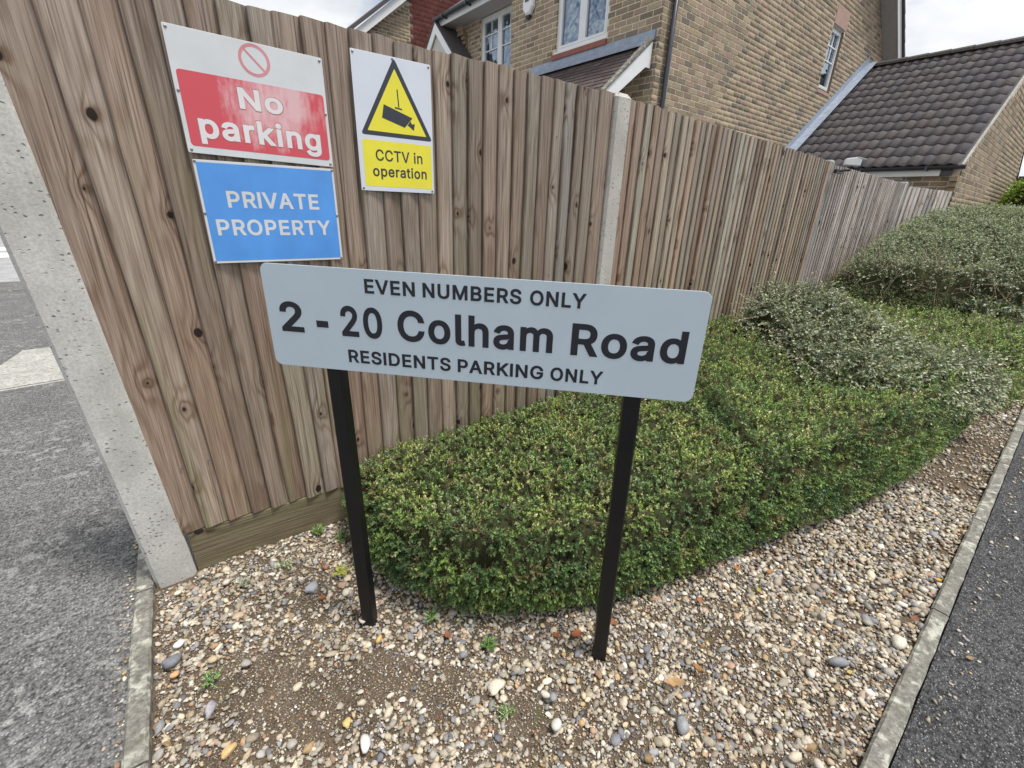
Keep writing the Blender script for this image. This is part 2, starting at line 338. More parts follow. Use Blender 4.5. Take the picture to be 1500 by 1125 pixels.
class MB:
    def __init__(s): s.v = []; s.f = []; s.c = []
    def add(s, vs, fs, col=(1, 1, 1)):
        b = len(s.v); s.v += [tuple(map(float, q)) for q in vs]; s.f += [tuple(b+i for i in f) for f in fs]; s.c += [tuple(col)]*len(vs); return s
    def box(s, a_, b_, col=(1, 1, 1), fr=None):
        x0, y0, z0 = a_; x1, y1, z1 = b_
        vs_ = [(x0, y0, z0), (x1, y0, z0), (x1, y1, z0), (x0, y1, z0), (x0, y0, z1), (x1, y0, z1), (x1, y1, z1), (x0, y1, z1)]
        if fr is not None: vs_ = [fr(*q) for q in vs_]
        return s.add(vs_, [(0, 3, 2, 1), (4, 5, 6, 7), (0, 1, 5, 4), (1, 2, 6, 5), (2, 3, 7, 6), (3, 0, 4, 7)], col)
    def prism(s, poly, y0, y1, fr=None, col=(1, 1, 1)):
        n_ = len(poly)      # poly in (x,z), extruded along y
        vs_ = [(p[0], y0, p[1]) for p in poly]+[(p[0], y1, p[1]) for p in poly]
        if fr is not None: vs_ = [fr(*q) for q in vs_]
        return s.add(vs_, [tuple(range(n_)), tuple(range(2*n_-1, n_-1, -1))]+[(i, i+n_, (i+1) % n_+n_, (i+1) % n_) for i in range(n_)], col)
    def tube(s, pts, r, n_=8, cap=True, col=(1, 1, 1)):
        pts = [Vector(p) for p in pts]; rs = r if isinstance(r, (list, tuple)) else [r]*len(pts)
        vs_ = []; fs = []
        for i, p in enumerate(pts):
            t_ = (pts[min(i+1, len(pts)-1)]-pts[max(i-1, 0)]).normalized()
            u_ = t_.cross(Vector((0, 0, 1)) if abs(t_.z) < .9 else Vector((1, 0, 0))).normalized(); v_ = t_.cross(u_)
            for k in range(n_):
                an = 2*math.pi*k/n_; vs_.append(p+(u_*math.cos(an)+v_*math.sin(an))*rs[i])
        for i in range(len(pts)-1):
            for k in range(n_): fs.append((i*n_+k, i*n_+(k+1) % n_, (i+1)*n_+(k+1) % n_, (i+1)*n_+k))
        if cap: fs += [tuple(range(n_-1, -1, -1)), tuple(range((len(pts)-1)*n_, len(pts)*n_))]
        return s.add(vs_, fs, col)
    def build(s, name, mat, parent=None, smooth=False, bevel=0, kind=None, org=None):
        org = Vector(org) if org is not None else (parent.matrix_basis.translation if parent is not None and parent.parent is None else Vector((0, 0, 0)))
        if parent is not None and parent.parent is not None: org = parent.parent.matrix_basis.translation+parent.matrix_basis.translation
        me = bpy.data.meshes.new(name); me.from_pydata([tuple(Vector(v)-org) for v in s.v], [], s.f)
        a_ = me.attributes.new('Col', 'FLOAT_COLOR', 'POINT'); a_.data.foreach_set('color', [x for c in s.c for x in (*c, 1)])
        me.materials.append(mat)
        if smooth: me.polygons.foreach_set('use_smooth', [True]*len(me.polygons))
        me.update(); o = link(name, me, parent)
        if mat.name in TINT and all(c == (1, 1, 1) for c in s.c[:1]): o.color = TINT[mat.name]
        if parent is None: o.location = org
        if bevel:
            b = o.modifiers.new('bevel', 'BEVEL'); b.width = bevel; b.segments = 2; b.limit_method = 'ANGLE'; b.angle_limit = math.radians(40)
        if kind: o['kind'] = kind
        return o
# ------------------------------------------------------------------ ground and hard surfaces
def sheet(name, poly, z, mat, kind='structure'):
    b = MB(); b.add([(x, y, z) for x, y in poly], [tuple(range(len(poly)))]); return b.build(name, mat, kind=kind)
sheet('ground', [(-400, -400), (400, -400), (400, 400), (-400, 400)], -.060, MAT['ground'])
def frame(O, ang):                     # local (u, d, z): u along the line, d to its left
    c, s = math.cos(ang), math.sin(ang)
    return lambda u, d, z: (O[0]+u*c-d*s, O[1]+u*s+d*c, O[2]+z)
LK0 = np.array((-.345, .20)); LK1 = np.array((-.243, 2.28))          # left kerb axis
la = math.atan2(*(LK1-LK0)[::-1]); lf = frame((LK0[0], LK0[1], 0), la)
RK0 = np.array((-.35, -.065)); ra = math.radians(-.55); rf = frame((RK0[0], RK0[1], 0), ra)
lx = lambda y: LK0[0]+(y-LK0[1])*(LK1-LK0)[0]/(LK1-LK0)[1]
sheet('driveway', [(lx(-3)-.02, -3), (lx(2.0)-.02, 2.0), (-.235, 2.0), (-.235, 11.0), (-14, 11.0), (-14, -3)], -.012, MAT['asphalt_l'])
sheet('road', [(-40, 11.0), (-.1, 11.0), (-.1, 40), (-40, 40)], -.014, MAT['road'])
b = MB()
for (x0, y0, x1, y1) in ((-6, 15.1, -1.9, 15.5), (-6, 16.9, -1.9, 17.2), (-9, 22.0, -1.9, 22.3)): b.add([(x0, y0, -.008), (x1, y0, -.008), (x1, y1+.8, -.008), (x0, y1+.8, -.008)], [(0, 1, 2, 3)])
b.build('road_marking', MAT['paint'], kind='structure')
b = MB(); b.box((-14, 9.96, -.02), (-.24, 10.02, -.004)); b.build('pavement_joint', MAT['kerb'], kind='structure')
sheet('footpath', [(-.5, rf(0, -.03, 0)[1]), (-.5, -6), (40, -6), (40, rf(40, -.03, 0)[1])], -.018, MAT['asphalt_r'])
b = MB()
b.add([(-.55, 4.87, -.007), (-.55, 6.03, -.007), (-1.085, 6.0, -.007), (-1.19, 5.40, -.007), (-1.25, 4.80, -.007)], [(0, 1, 2, 3, 4)])
b.add([(-.55, 4.87, -.011), (-.55, 4.83, -.011), (-1.25, 4.76, -.011), (-1.25, 4.80, -.011)], [(0, 1, 2, 3)])
b.build('pale_slab', MAT['slab'], kind='structure')

def kerb(name, f, joints, wd, z0, z1):
    k = empty(name, (0, 0, 0), kind='structure')
    for i in range(len(joints)-1):
        u0, u1 = joints[i]+.004, joints[i+1]-.004
        n_ = max(2, int((u1-u0)/.06)); vs_ = []; fs = []
        for j in range(n_+1):
            u = u0+(u1-u0)*j/n_; q = [rnd.uniform(-.0016, .0016) for _ in range(6)]
            dz = .0 if 0 < j < n_ else -.002
            pr = [(-wd/2, z0), (-wd/2+q[0], z1-.007+q[1]), (-wd/2+.007, z1+q[2]+dz), (wd/2-.007+q[3], z1+q[2]+dz), (wd/2+q[4], z1-.008+q[5]), (wd/2, z0)]
            vs_ += [f(u, d, z) for d, z in pr]
            if j: 
                for k_ in range(5): a_ = (j-1)*6+k_; fs.append((a_, a_+1, a_+7, a_+6))
        fs += [(0, 1, 2, 3, 4, 5), tuple(n_*6+i for i in (5, 4, 3, 2, 1, 0))]
        MB().add(vs_, fs).build('kerb_stone', MAT['kerb'], k)
    return k
kerb('left_kerb', lf, [-.6, .02, .93, 1.62, 2.07], .056, -.05, .018)
kerb('right_kerb', rf, [-.3, .62, 1.53, 2.44, 3.35, 4.26, 5.17, 6.1, 7.0, 7.9, 9, 10, 11, 12], .050, -.05, .018)

# bare soil under the gravel
xs = np.arange(-.36, 9.0, .03); ys = np.arange(-.16, 1.9, .03)
def soil_h(x, y):
    return .006*np.sin(x*9+1.3*np.sin(y*7))+.005*np.sin(y*13+x*5)+.003*np.sin(x*31+y*23)
XX, YY = np.meshgrid(xs, ys, indexing='ij'); ZZ = soil_h(XX, YY)-.012
V = np.stack([XX, YY, ZZ], -1).reshape(-1, 3); ny = len(ys)
ii, jj = np.meshgrid(np.arange(len(xs)-1), np.arange(ny-1), indexing='ij'); a0 = (ii*ny+jj).ravel()
F = np.stack([a0, a0+ny, a0+ny+1, a0+1], 1)
cen = V[F].mean(1); keep = (cen[:, 0] > np.vectorize(lx)(cen[:, 1])-.01) & (cen[:, 1] > -.075-.0096*(cen[:, 0]+.35)-.0)
o = link('planting_bed', np_mesh('planting_bed', V, F[keep], MAT['soil'], smooth=True)); o['kind'] = 'structure'

# ------------------------------------------------------------------ fences
def board_mesh(w_, z0, z1, thick=.026, seed=0, lean=(0, 0)):
    r_ = random.Random(seed); n_ = 9; vs_ = []; fs = []
    ph = r_.uniform(0, 6); cup = r_.uniform(-.001, .003); slant = r_.uniform(-.005, .005)
    prof = [(0, 0), (0.0, thick-.008), (.0025, thick-.003), (.008, thick), (w_*.3, thick*.86+cup), (w_*.62, thick*.60+cup), (w_, .005), (w_, 0)]
    for j in range(n_+1):
        z = z0+(z1-z0)*j/n_; wx = .0022*math.sin(ph+j*.9)+.0012*r_.uniform(-1, 1); wy = .0015*math.sin(ph*2+j*.6)
        for k_, (x, y) in enumerate(prof):
            zz = z+(slant*(x/w_-.5) if j == n_ else 0)
            ln = lean[0]*(1-j/n_)*(1-x/w_)+lean[1]*(1-j/n_)*(x/w_)
            vs_.append((x+ln+wx*(1 if k_ < 4 else .3), -(y+(wy if 0 < k_ < 7 else 0)), zz))
    m_ = len(prof)
    for j in range(n_):
        for k_ in range(m_): a_ = j*m_+k_; b_ = j*m_+(k_+1) % m_; fs.append((a_, b_, b_+m_, a_+m_))
    fs += [tuple(range(m_-1, -1, -1)), tuple(n_*m_+i for i in range(m_))]
    return vs_, fs
BROWN = [(.32, .245, .18), (.30, .22, .16), (.36, .295, .225), (.28, .23, .175), (.34, .30, .245), (.26, .205, .16), (.31, .285, .21), (.36, .26, .18), (.28, .275, .25)]
WARM = [(.43, .35, .25), (.39, .29, .20), (.48, .42, .31), (.36, .33, .25), (.33, .235, .165), (.52, .47, .37), (.32, .29, .24), (.42, .31, .22), (.42, .43, .35), (.50, .45, .34), (.27, .20, .15)]
GREY = [(.60, .60, .62), (.50, .51, .53), (.68, .68, .69), (.42, .42, .44), (.60, .59, .58), (.72, .72, .73)]
def fence_bay(root, P0, P1, edges, z0, z1a, z1b, pal, seed, gravel=True, thick=.026, leanf=lambda u: 0):
    P0 = np.array(P0); P1 = np.array(P1); ang = math.atan2(*(P1-P0)[::-1]); Lb = np.linalg.norm(P1-P0)
    r_ = random.Random(seed); O = Vector(root.location)
    for i in range(len(edges)-1):
        u0, u1 = edges[i], edges[i+1]
        zt = z1a+(z1b-z1a)*(u0/Lb)+r_.uniform(-.005, .004)
        w_ = (u1-u0)+.020
        vs_, fs = board_mesh(w_, z0+r_.uniform(-.004, .004), zt, thick*r_.uniform(.85, 1.15), r_.random(), (leanf(u0), leanf(u1)))
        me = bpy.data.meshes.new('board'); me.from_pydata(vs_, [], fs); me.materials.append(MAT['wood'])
        a_ = me.attributes.new('Col', 'FLOAT_COLOR', 'POINT'); a_.data.foreach_set('color', [v_ for j in range(len(vs_)//8) for k9 in (.45, .5, .9, 1.0, 1.0, .95, .42, .42) for v_ in (k9, k9, k9, 1)])  # low values at both board edges paint in the lap shade
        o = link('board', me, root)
        p_ = P0+(P1-P0)/Lb*u0
        o.location = Vector((p_[0], p_[1], 0))-O; o.rotation_euler = (r_.uniform(-.0015, .0015), r_.uniform(-.0012, .0012), ang)
        c = r_.choice(pal); k = r_.uniform(.92, 1.36); c = tuple(v9*.72+.28*(sum(c)/3*1.12) for v9 in c); o.color = (c[0]*k*1.09, c[1]*k*1.03, c[2]*k*1.0, 1)
        for zn in (z0+.28, (z0+zt)/2+.02, zt-.22):
            nails.append(((p_[0]+math.cos(ang)*.028+math.sin(ang)*(.0185), p_[1]+math.sin(ang)*.028-math.cos(ang)*.0185, zn+r_.uniform(-.01, .01)), ang))
    if gravel:
        f = frame((P0[0], P0[1], 0), ang)
        g_ = MB(); n_ = 14; z_ = z0-.003
        vs_ = []; fs = []
        for j in range(n_+1):
            u = Lb*j/n_; wv = .0012*math.sin(j*1.7)
            vs_ += [f(u, .012, -.03), f(u, -.016+wv, -.03), f(u, -.0165+wv, z_-.004), f(u, -.013, z_), f(u, .012, z_)]
            if j:
                for k_ in range(5): a_ = (j-1)*5+k_; b_ = (j-1)*5+(k_+1) % 5; fs.append((a_, b_, b_+5, a_+5))
        fs += [(4, 3, 2, 1, 0), tuple(n_*5+i for i in range(5))]
        # grain runs along the board: build in a turned local frame
        me = bpy.data.meshes.new('gravel_board')
        loc = Vector((P0[0], P0[1], 0)); q = Matrix.Rotation(ang, 3, 'Z') @ Matrix.Rotation(math.pi/2, 3, 'Y')
        me.from_pydata([q.inverted() @ (Vector(v)-loc) for v in vs_], [], fs); me.materials.append(MAT['wood'])
        o = link('gravel_board', me, root); o.location = loc-O; o.rotation_euler = q.to_euler(); o.color = (.26, .225, .15, 1)
        f2 = frame((P0[0], P0[1], 0), ang)
        for zr in (z0+.28, (z0+z1a)/2+.02, z1a-.22):
            MB().box((0, .004, zr-.035), (Lb, .05, zr+.035), fr=f2).build('rail', MAT['wood'], root)
def conc_post(root, P, ang, wd, z1, mat, dep=.10, front=.05, chamfer=.012, lean=0):
    f = frame((P[0], P[1], 0), ang); b = MB(); zz = [-.08, .3, .8, 1.3, z1-.02, z1]; vs_ = []; fs = []
    c = chamfer
    for j, z in enumerate(zz):
        ins = .0 if j < 5 else .015
        pr = [(-wd/2+ins, dep-front-ins), (-wd/2+ins, -front+c+ins), (-wd/2+c+ins, -front+ins), (wd/2-c-ins, -front+ins), (wd/2-ins, -front+c+ins), (wd/2-ins, dep-front-ins)]
        vs_ += [f(u+lean*max(0, z-.0), d, z) for u, d in pr]
        if j:
            for k_ in range(6): a_ = (j-1)*6+k_; b_ = (j-1)*6+(k_+1) % 6; fs.append((a_, b_, b_+6, a_+6))
    fs += [(5, 4, 3, 2, 1, 0), tuple((len(zz)-1)*6+i for i in range(6))]
    return b.add(vs_, fs).build('concrete_post', mat, root)
nails = []
F0 = (-.094, 1.867); F1 = (2.035, 1.712); F2 = (5.93, 1.945); F3 = (9.3, 1.97); F4 = (10.46, 1.60)
E1 = [-.105, .010, .096, .184, .260, .335, .412, .495, .568, .647, .724, .798, .882, .957, 1.03, 1.112, 1.188, 1.262, 1.336, 1.411, 1.489, 1.561, 1.636, 1.715, 1.784, 1.855, 1.923, 2.003, 2.095]
def even(L_, st, seed, a_=0.0):
    r_ = random.Random(seed); e_ = [a_]
    while e_[-1] < L_-st*.9: e_.append(e_[-1]+st*r_.uniform(.92, 1.09))
    e_[-1] = L_; return e_
fence = empty('close_board_fence', (-.094, 1.867, 0), 'brown weathered feather edge timber fence carrying the parking and camera notices', 'fence')
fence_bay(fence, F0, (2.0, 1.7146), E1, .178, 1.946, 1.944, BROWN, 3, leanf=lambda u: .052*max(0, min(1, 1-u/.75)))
P2s = (2.135, 1.732)
L2 = math.dist(P2s, (5.86, 1.942))
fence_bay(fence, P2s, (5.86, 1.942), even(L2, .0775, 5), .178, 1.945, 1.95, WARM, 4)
conc_post(fence, (-.163, 1.872), -.072, .132, 1.99, MAT['post'], .12, .034, lean=-.05)
conc_post(fence, (2.066, 1.722), -.05, .116, 1.953, MAT['post_agg'], .11, .04)
conc_post(fence, (5.915, 1.945), .03, .10, 1.975, MAT['post_grey'], .11, .012)
far_fence = empty('close_board_fence', (5.97, 1.95, 0), 'silvery grey feather edge fence beyond the brown one, running to the garage', 'fence')
L3 = math.dist((5.97, 1.95), (9.22, 1.975))
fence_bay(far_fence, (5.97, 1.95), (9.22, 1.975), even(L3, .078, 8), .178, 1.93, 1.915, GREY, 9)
conc_post(far_fence, (9.28, 1.975), 0, .10, 1.95, MAT['post_grey'], .11, .012)
L4 = math.dist((9.34, 1.97), (10.44, 1.62))
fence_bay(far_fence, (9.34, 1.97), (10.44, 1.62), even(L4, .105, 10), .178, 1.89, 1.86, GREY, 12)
b = MB()
for (p_, an) in nails[:27*3]:
    b.tube([(p_[0], p_[1], p_[2]), (p_[0]+math.sin(an)*.002, p_[1]-math.cos(an)*.002, p_[2])], .0036, 6)
b.build('nail', MAT['screw'], fence, kind='stuff')

# ------------------------------------------------------------------ brickwork
BRC = [(.38, .295, .205), (.40, .32, .215), (.37, .285, .19), (.41, .325, .23), (.32, .245, .17), (.39, .28, .215), (.24, .195, .14), (.21, .175, .135), (.29, .235, .16), (.43, .35, .235), (.19, .17, .145), (.37, .265, .205), (.36, .30, .21)]
CO = .078
_bm = {}
def brick_vf(l_, h_=.065, d=.02):
    c = .003; a_ = l_/2; b_ = h_/2
    vs_ = [(-a_, -d, -b_), (a_, -d, -b_), (a_, -d, b_), (-a_, -d, b_), (-a_, -c, -b_), (a_, -c, -b_), (a_, -c, b_), (-a_, -c, b_), (-a_+c, 0, -b_+c), (a_-c, 0, -b_+c), (a_-c, 0, b_-c), (-a_+c, 0, b_-c)]
    fs = [(8, 9, 10, 11)]
    for k_ in range(4): n_ = (k_+1) % 4; fs += [(4+k_, 4+n_, 8+n_, 8+k_), (k_, n_, 4+n_, 4+k_)]
    return vs_, fs
def brick_mesh(l_):
    k_ = round(l_/.01)
    if k_ not in _bm:
        vs_, fs = brick_vf(k_*.01); me = bpy.data.meshes.new('brick')
        me.from_pydata([(v[0], -v[1], v[2]) for v in vs_], [], fs); a_ = me.attributes.new('Col', 'FLOAT_COLOR', 'POINT')
        a_.data.foreach_set('color', [1.0]*4*len(vs_)); me.materials.append(MAT['brick']); _bm[k_] = me
    return _bm[k_]
class Wall:
    """brick facing on a vertical plane; u runs along ang, outward is to the right of u (d<0 in frame)"""
    def __init__(s, O, ang): s.O = O; s.ang = ang; s.f = frame(O, ang); s.items = []
    def courses(s, u0, u1, z0, z1, holes=(), top=None, seed=0):
        r_ = random.Random(seed); n0 = int(math.ceil(z0/CO)); n1 = int(z1/CO)
        for k_ in range(n0, n1):
            za = k_*CO; zb = za+.065; segs = [(u0, u1)]
            for (a_, b_, c, d) in holes:
                if za < d-.005 and zb > c+.005:
                    ns = []
                    for (p, q) in segs:
                        if b_ <= p or a_ >= q: ns.append((p, q)); continue
                        if a_ > p: ns.append((p, a_))
                        if b_ < q: ns.append((b_, q))
                    segs = ns
            off = (k_ % 2)*.1125
            i0 = int(math.floor((u0-off)/.225))-1
            for (p, q) in segs:
                i = i0
                while i*.225+off < q:
                    a_ = max(p, i*.225+off); b_ = min(q, i*.225+off+.212)
                    i += 1
                    if b_-a_ < .03: continue
                    if top and (zb > top(a_) or zb > top(b_)):
                        continue
                    c = r_.choice(BRC); c = tuple(.22*m9+.78*v9 for m9, v9 in zip((.34, .265, .185), c)); k = r_.uniform(.86, 1.12)
                    s.items.append((a_, b_, za, r_.uniform(.003, .006), (c[0]*k, c[1]*k, c[2]*k), s))
        return s
def emit_bricks(root, walls, n_single, fence_clip=True):
    items = [it for w_ in walls for it in w_.items]
    P = np.array([it[5].f((it[0]+it[1])/2, -.01, it[2]+.034) for it in items])
    Pa = np.array([it[5].f(it[0], -.01, it[2]) for it in items]); Pb = np.array([it[5].f(it[1], -.01, it[2]+.068) for it in items])
    x, y, dp = proj(P); xa, ya, _ = proj(Pa); xb, yb, _ = proj(Pb)
    area = np.abs(xb-xa)*9000/dp**2
    ok = (dp > 0) & (x > 5) & (x < 1495) & (y > 3) & (y < 300)
    if fence_clip:
        xs_ = [-500, 345, 570, 750, 895, 1222, 1336, 1400, 1500]; ys_ = [-200, 0, 68, 105, 137, 240, 270, 290, 295]
        ok &= y < np.interp(x, xs_, ys_)-2
    score = np.where(ok, area, -1); order = np.argsort(-score); single = set(int(i) for i in order[:n_single] if score[i] > 0)
    VV = []; FF = []; CC = []; nb = 0
    O = Vector(root.location)
    for i, it in enumerate(items):
        a_, b_, za, pr, c, w_ = it
        if i in single:
            o = link('brick', brick_mesh(b_-a_), root); o.location = Vector(w_.f((a_+b_)/2, -pr, za+.034))-O
            o.rotation_euler = (0, 0, w_.ang); o.color = (*c, 1); o.scale = ((b_-a_)/(round((b_-a_)/.01)*.01), 1, 1)
        else:
            vs_, fs = brick_vf(b_-a_)
            VV += [Vector(w_.f((a_+b_)/2+v[0], -pr-v[1], za+.034+v[2]))-O for v in vs_]
            FF += [[nb+q for q in f] for f in fs]; CC += [c]*12; nb += 12
    if VV:
        o = link('brickwork', np_mesh('brickwork', np.array([tuple(v) for v in VV]), np.array(FF), MAT['brick'], np.array(CC)), root); o['kind'] = 'stuff'
def backing(root, w_, u0, u1, z0, z1, holes=(), th=.24, name='wall', mat=None):
    us = sorted({u0, u1, *[h_[0] for h_ in holes], *[h_[1] for h_ in holes]}); zs = sorted({z0, z1, *[h_[2] for h_ in holes], *[h_[3] for h_ in holes]})
    b = MB()
    for i in range(len(us)-1):
        for j in range(len(zs)-1):
            uc = (us[i]+us[i+1])/2; zc = (zs[j]+zs[j+1])/2
            if any(h_[0] < uc < h_[1] and h_[2] < zc < h_[3] for h_ in holes): continue
            b.box((us[i], .0, zs[j]), (us[i+1], th, zs[j+1]), fr=w_.f)
    return b.build(name, mat or MAT['mortar'], root)
def window(root, w_, u0, u1, z0, z1, lights, rec=.05, fr_w=.055, bars=(), curtain=True):
    """lights: list of (ua, ub); bars per light: list of ('v',frac) / ('h',frac)"""
    f = w_.f; b = MB(); d0, d1 = rec, rec+.06
    b.box((u0, d0, z0), (u0+fr_w, d1, z1), fr=f); b.box((u1-fr_w, d0, z0), (u1, d1, z1), fr=f)
    b.box((u0+fr_w, d0, z0), (u1-fr_w, d1, z0+fr_w), fr=f); b.box((u0+fr_w, d0, z1-fr_w), (u1-fr_w, d1, z1), fr=f)
    for i in range(len(lights)-1):
        b.box((lights[i][1], d0-.004, z0+fr_w), (lights[i+1][0], d1, z1-fr_w), fr=f)
    b.box((u0-.01, d0-.045, z0-.028), (u1+.01, d1-.005, z0-.002), fr=f)
    wo = b.build('window', MAT['white'], root)
    for (ua, ub), br in zip(lights, bars):
        MB().add([f(ua, d0+.03, z0+fr_w), f(ub, d0+.03, z0+fr_w), f(ub, d0+.03, z1-fr_w), f(ua, d0+.03, z1-fr_w)], [(0, 1, 2, 3)]).build('pane', MAT['glass'], wo)
        s_ = MB(); q = .032
        s_.box((ua, d0-.006, z0+fr_w), (ua+q, d1-.01, z1-fr_w), fr=f); s_.box((ub-q, d0-.006, z0+fr_w), (ub, d1-.01, z1-fr_w), fr=f)
        s_.box((ua+q, d0-.006, z0+fr_w), (ub-q, d1-.01, z0+fr_w+q), fr=f); s_.box((ua+q, d0-.006, z1-fr_w-q), (ub-q, d1-.01, z1-fr_w), fr=f)
        s_.build('sash', MAT['white'], wo)
        for (k_, t0, t1, t2) in br:
            if k_ == 'v':
                uu = ua+(ub-ua)*t0; MB().box((uu-.009, d0+.012, z0+fr_w+q+(z1-z0-2*fr_w-2*q)*t1), (uu+.009, d0+.04, z0+fr_w+q+(z1-z0-2*fr_w-2*q)*t2), fr=f).build('glazing_bar', MAT['white'], wo)
            else:
                zz = z0+(z1-z0)*t0; MB().box((ua+q, d0+.008, zz-.009), (ub-q, d0+.043, zz+.009), fr=f).build('glazing_bar', MAT['white'], wo)
    r_ = MB(); e_ = .001
    for box in (((u0+e_, .255, z0+e_), (u0+.01, 1.3, z1-e_)), ((u1-.01, .255, z0+e_), (u1-e_, 1.3, z1-e_)), ((u0+e_, 1.3, z0+e_), (u1-e_, 1.31, z1-e_)), ((u0+.011, .255, z0+e_), (u1-.011, 1.299, z0+.01)), ((u0+.011, .255, z1-.01), (u1-.011, 1.299, z1-e_))): r_.box(*box, fr=f)
    r_.build('window_room', MAT['room'], wo)
    if curtain:
        n_ = 26; vs_ = []; fs = []; rc = random.Random(int(u0*100))
        for s0, s1 in ((u0+.03, u0+.03+(u1-u0)*.24), (u1-.03-(u1-u0)*.24, u1-.03)):
            bb = len(vs_)
            for i in range(n_+1):
                u = s0+(s1-s0)*i/n_; d = .2+.02*math.sin(i*1.5)+rc.uniform(-.003, .003)
                vs_ += [f(u, d, z0+.02), f(u, d, z1-.02)]
                if i: fs.append((bb+2*i-2, bb+2*i, bb+2*i+1, bb+2*i-1))
        MB().add(vs_, fs).build('curtain', MAT['curtain'], wo)
    return wo
def tiles(root, name, O, ang, pitch, ncol, nrow, tw, gauge, mat, pal, kind='plain', n_single=300, seed=1, wav=.022, clip=None, lap=.08, thick=.014):
    """O: eave start point; columns run along ang, rows climb the slope (towards +d)"""
    r_ = random.Random(seed); cp, sp = math.cos(pitch), math.sin(pitch)
    nx = 9 if kind == 'pan' else 2; L_ = gauge+lap
    vs_ = []; fs = []
    for j in (0, 1):
        for i in range(nx+1):
            t_ = i/nx; x = (t_-.5)*tw*(1.06 if kind == 'pan' else .985)
            hgt = (wav*(.5+.5*math.sin(2*math.pi*(t_-.2)))**1.3 if kind == 'pan' else .0012*math.sin(t_*3.14))
            vs_ += [(x, j*L_, hgt+thick+(1-j)*.0), (x, j*L_, hgt)]
    m_ = 2*(nx+1)
    for i in range(nx):
        a_ = 2*i
        fs += [(a_, a_+2, a_+2+m_, a_+m_), (a_+1, a_+3, a_+2, a_)]
    fs += [(1, 0, m_, m_+1), (m_-2, m_-1, 2*m_-1, 2*m_-2)]
    me = bpy.data.meshes.new(name); me.from_pydata(vs_, [], fs); a_ = me.attributes.new('Col', 'FLOAT_COLOR', 'POINT')
    a_.data.foreach_set('color', [1.0]*4*len(vs_)); me.materials.append(mat)
    if kind == 'pan': me.polygons.foreach_set('use_smooth', [i_ % 2 == 0 and i_ < 2*nx for i_ in range(len(fs))])
    tilt = -math.asin(min(.9, (thick-.003)/gauge))
    Rm = Matrix.Rotation(ang, 4, 'Z') @ Matrix.Rotation(pitch+tilt, 4, 'X')
    it = []
    for j in range(nrow):
        for i in range(ncol):
            off = (.5 if (kind == 'plain' and j % 2) else 0)
            u = (i+.5+off)*tw; s_ = j*gauge
            p = Vector((O[0]+u*math.cos(ang)-s_*cp*math.sin(ang), O[1]+u*math.sin(ang)+s_*cp*math.cos(ang), O[2]+s_*sp+.006))
            if clip and not clip(p): continue
            it.append((p, r_.uniform(-.006, .006), r_.uniform(-.01, .01), r_.choice(pal), r_.uniform(.9, 1.1)))
    P = np.array([tuple(q[0]) for q in it]); x, y, dp = proj(P)
    ok = (dp > 0) & (x > -10) & (x < 1510) & (y > -10) & (y < 320)
    sc_ = np.where(ok, 1/dp, -1); order = list(np.argsort(-sc_)); single = set(int(i) for i in order[:n_single] if sc_[i] > 0)
    VV = []; FF = []; CC = []; OL = Vector(root.location); nb = 0; Vt = np.array(vs_)
    for k_, (p, ry, rx, c, s_) in enumerate(it):
        M = Rm @ Matrix.Rotation(ry, 4, 'Y') @ Matrix.Rotation(rx*.6, 4, 'X')
        if k_ in single:
            o = link(name, me, root); o.location = p-OL; o.rotation_euler = M.to_euler(); o.color = (c[0]*s_, c[1]*s_, c[2]*s_, 1)
        else:
            q = Vt @ np.array(M.to_3x3()).T+np.array(tuple(p-OL)); VV.append(q); FF.append(np.array(fs)+nb); CC.append(np.tile(np.array(c)*s_, (len(vs_), 1))); nb += len(vs_)
    if VV:
        o = link(name+'_rows', np_mesh(name, np.concatenate(VV), np.concatenate(FF), mat, np.concatenate(CC)), root); o['kind'] = 'stuff'

# ------------------------------------------------------------------ main house
CX, CY = 6.15, 4.53
house = empty('brick_house', (CX, CY, -.06), 'two storey buff brick house with white windows standing behind the brown fence', 'house')
VERG = math.tan(math.radians(35.5))
FR = Wall((CX, 7.83, 0), -math.pi/2)      # facade, u from far left (y=7.83) towards the corner (y=4.53); outward is -X
FR.f = lambda u, d, z: (CX+d, 7.83-u, z)
SD = Wall((CX, CY, 0), 0.0); SD.f = lambda u, d, z: (CX+u, CY+d, z)
BX = 6.47
BK = Wall((BX, 9.95, 0), -math.pi/2); BK.f = lambda u, d, z: (BX+d, 9.95-u, z)
GAP = Wall((CX, 7.83, 0), 0)
wA = (7.83-6.61, 7.83-5.50, 3.845, 5.06)   # facade window
sA = (wA[0]-.07, wA[1]+.02, 3.737, 3.845)
wS = (11.80-CX, 12.44-CX, 3.95, 5.02)
lS = (11.80-CX, 12.50-CX, 5.02, 5.36)
wB = (9.95-9.28, 9.95-8.06, 3.93, 5.00)
gableA = lambda u: 5.16+0*u
topS = lambda u: 5.13+min(u, 9.2-u)*VERG*1.0+.05
FR.courses(0, 3.30-.0, 1.4, 5.10, [wA, sA], None, 21)
SD.courses(.0, 9.2, 1.4, 8.6, [wS, lS], topS, 22)
BK.courses(0, 2.1, 2.6, 5.06, [wB], None, 23)
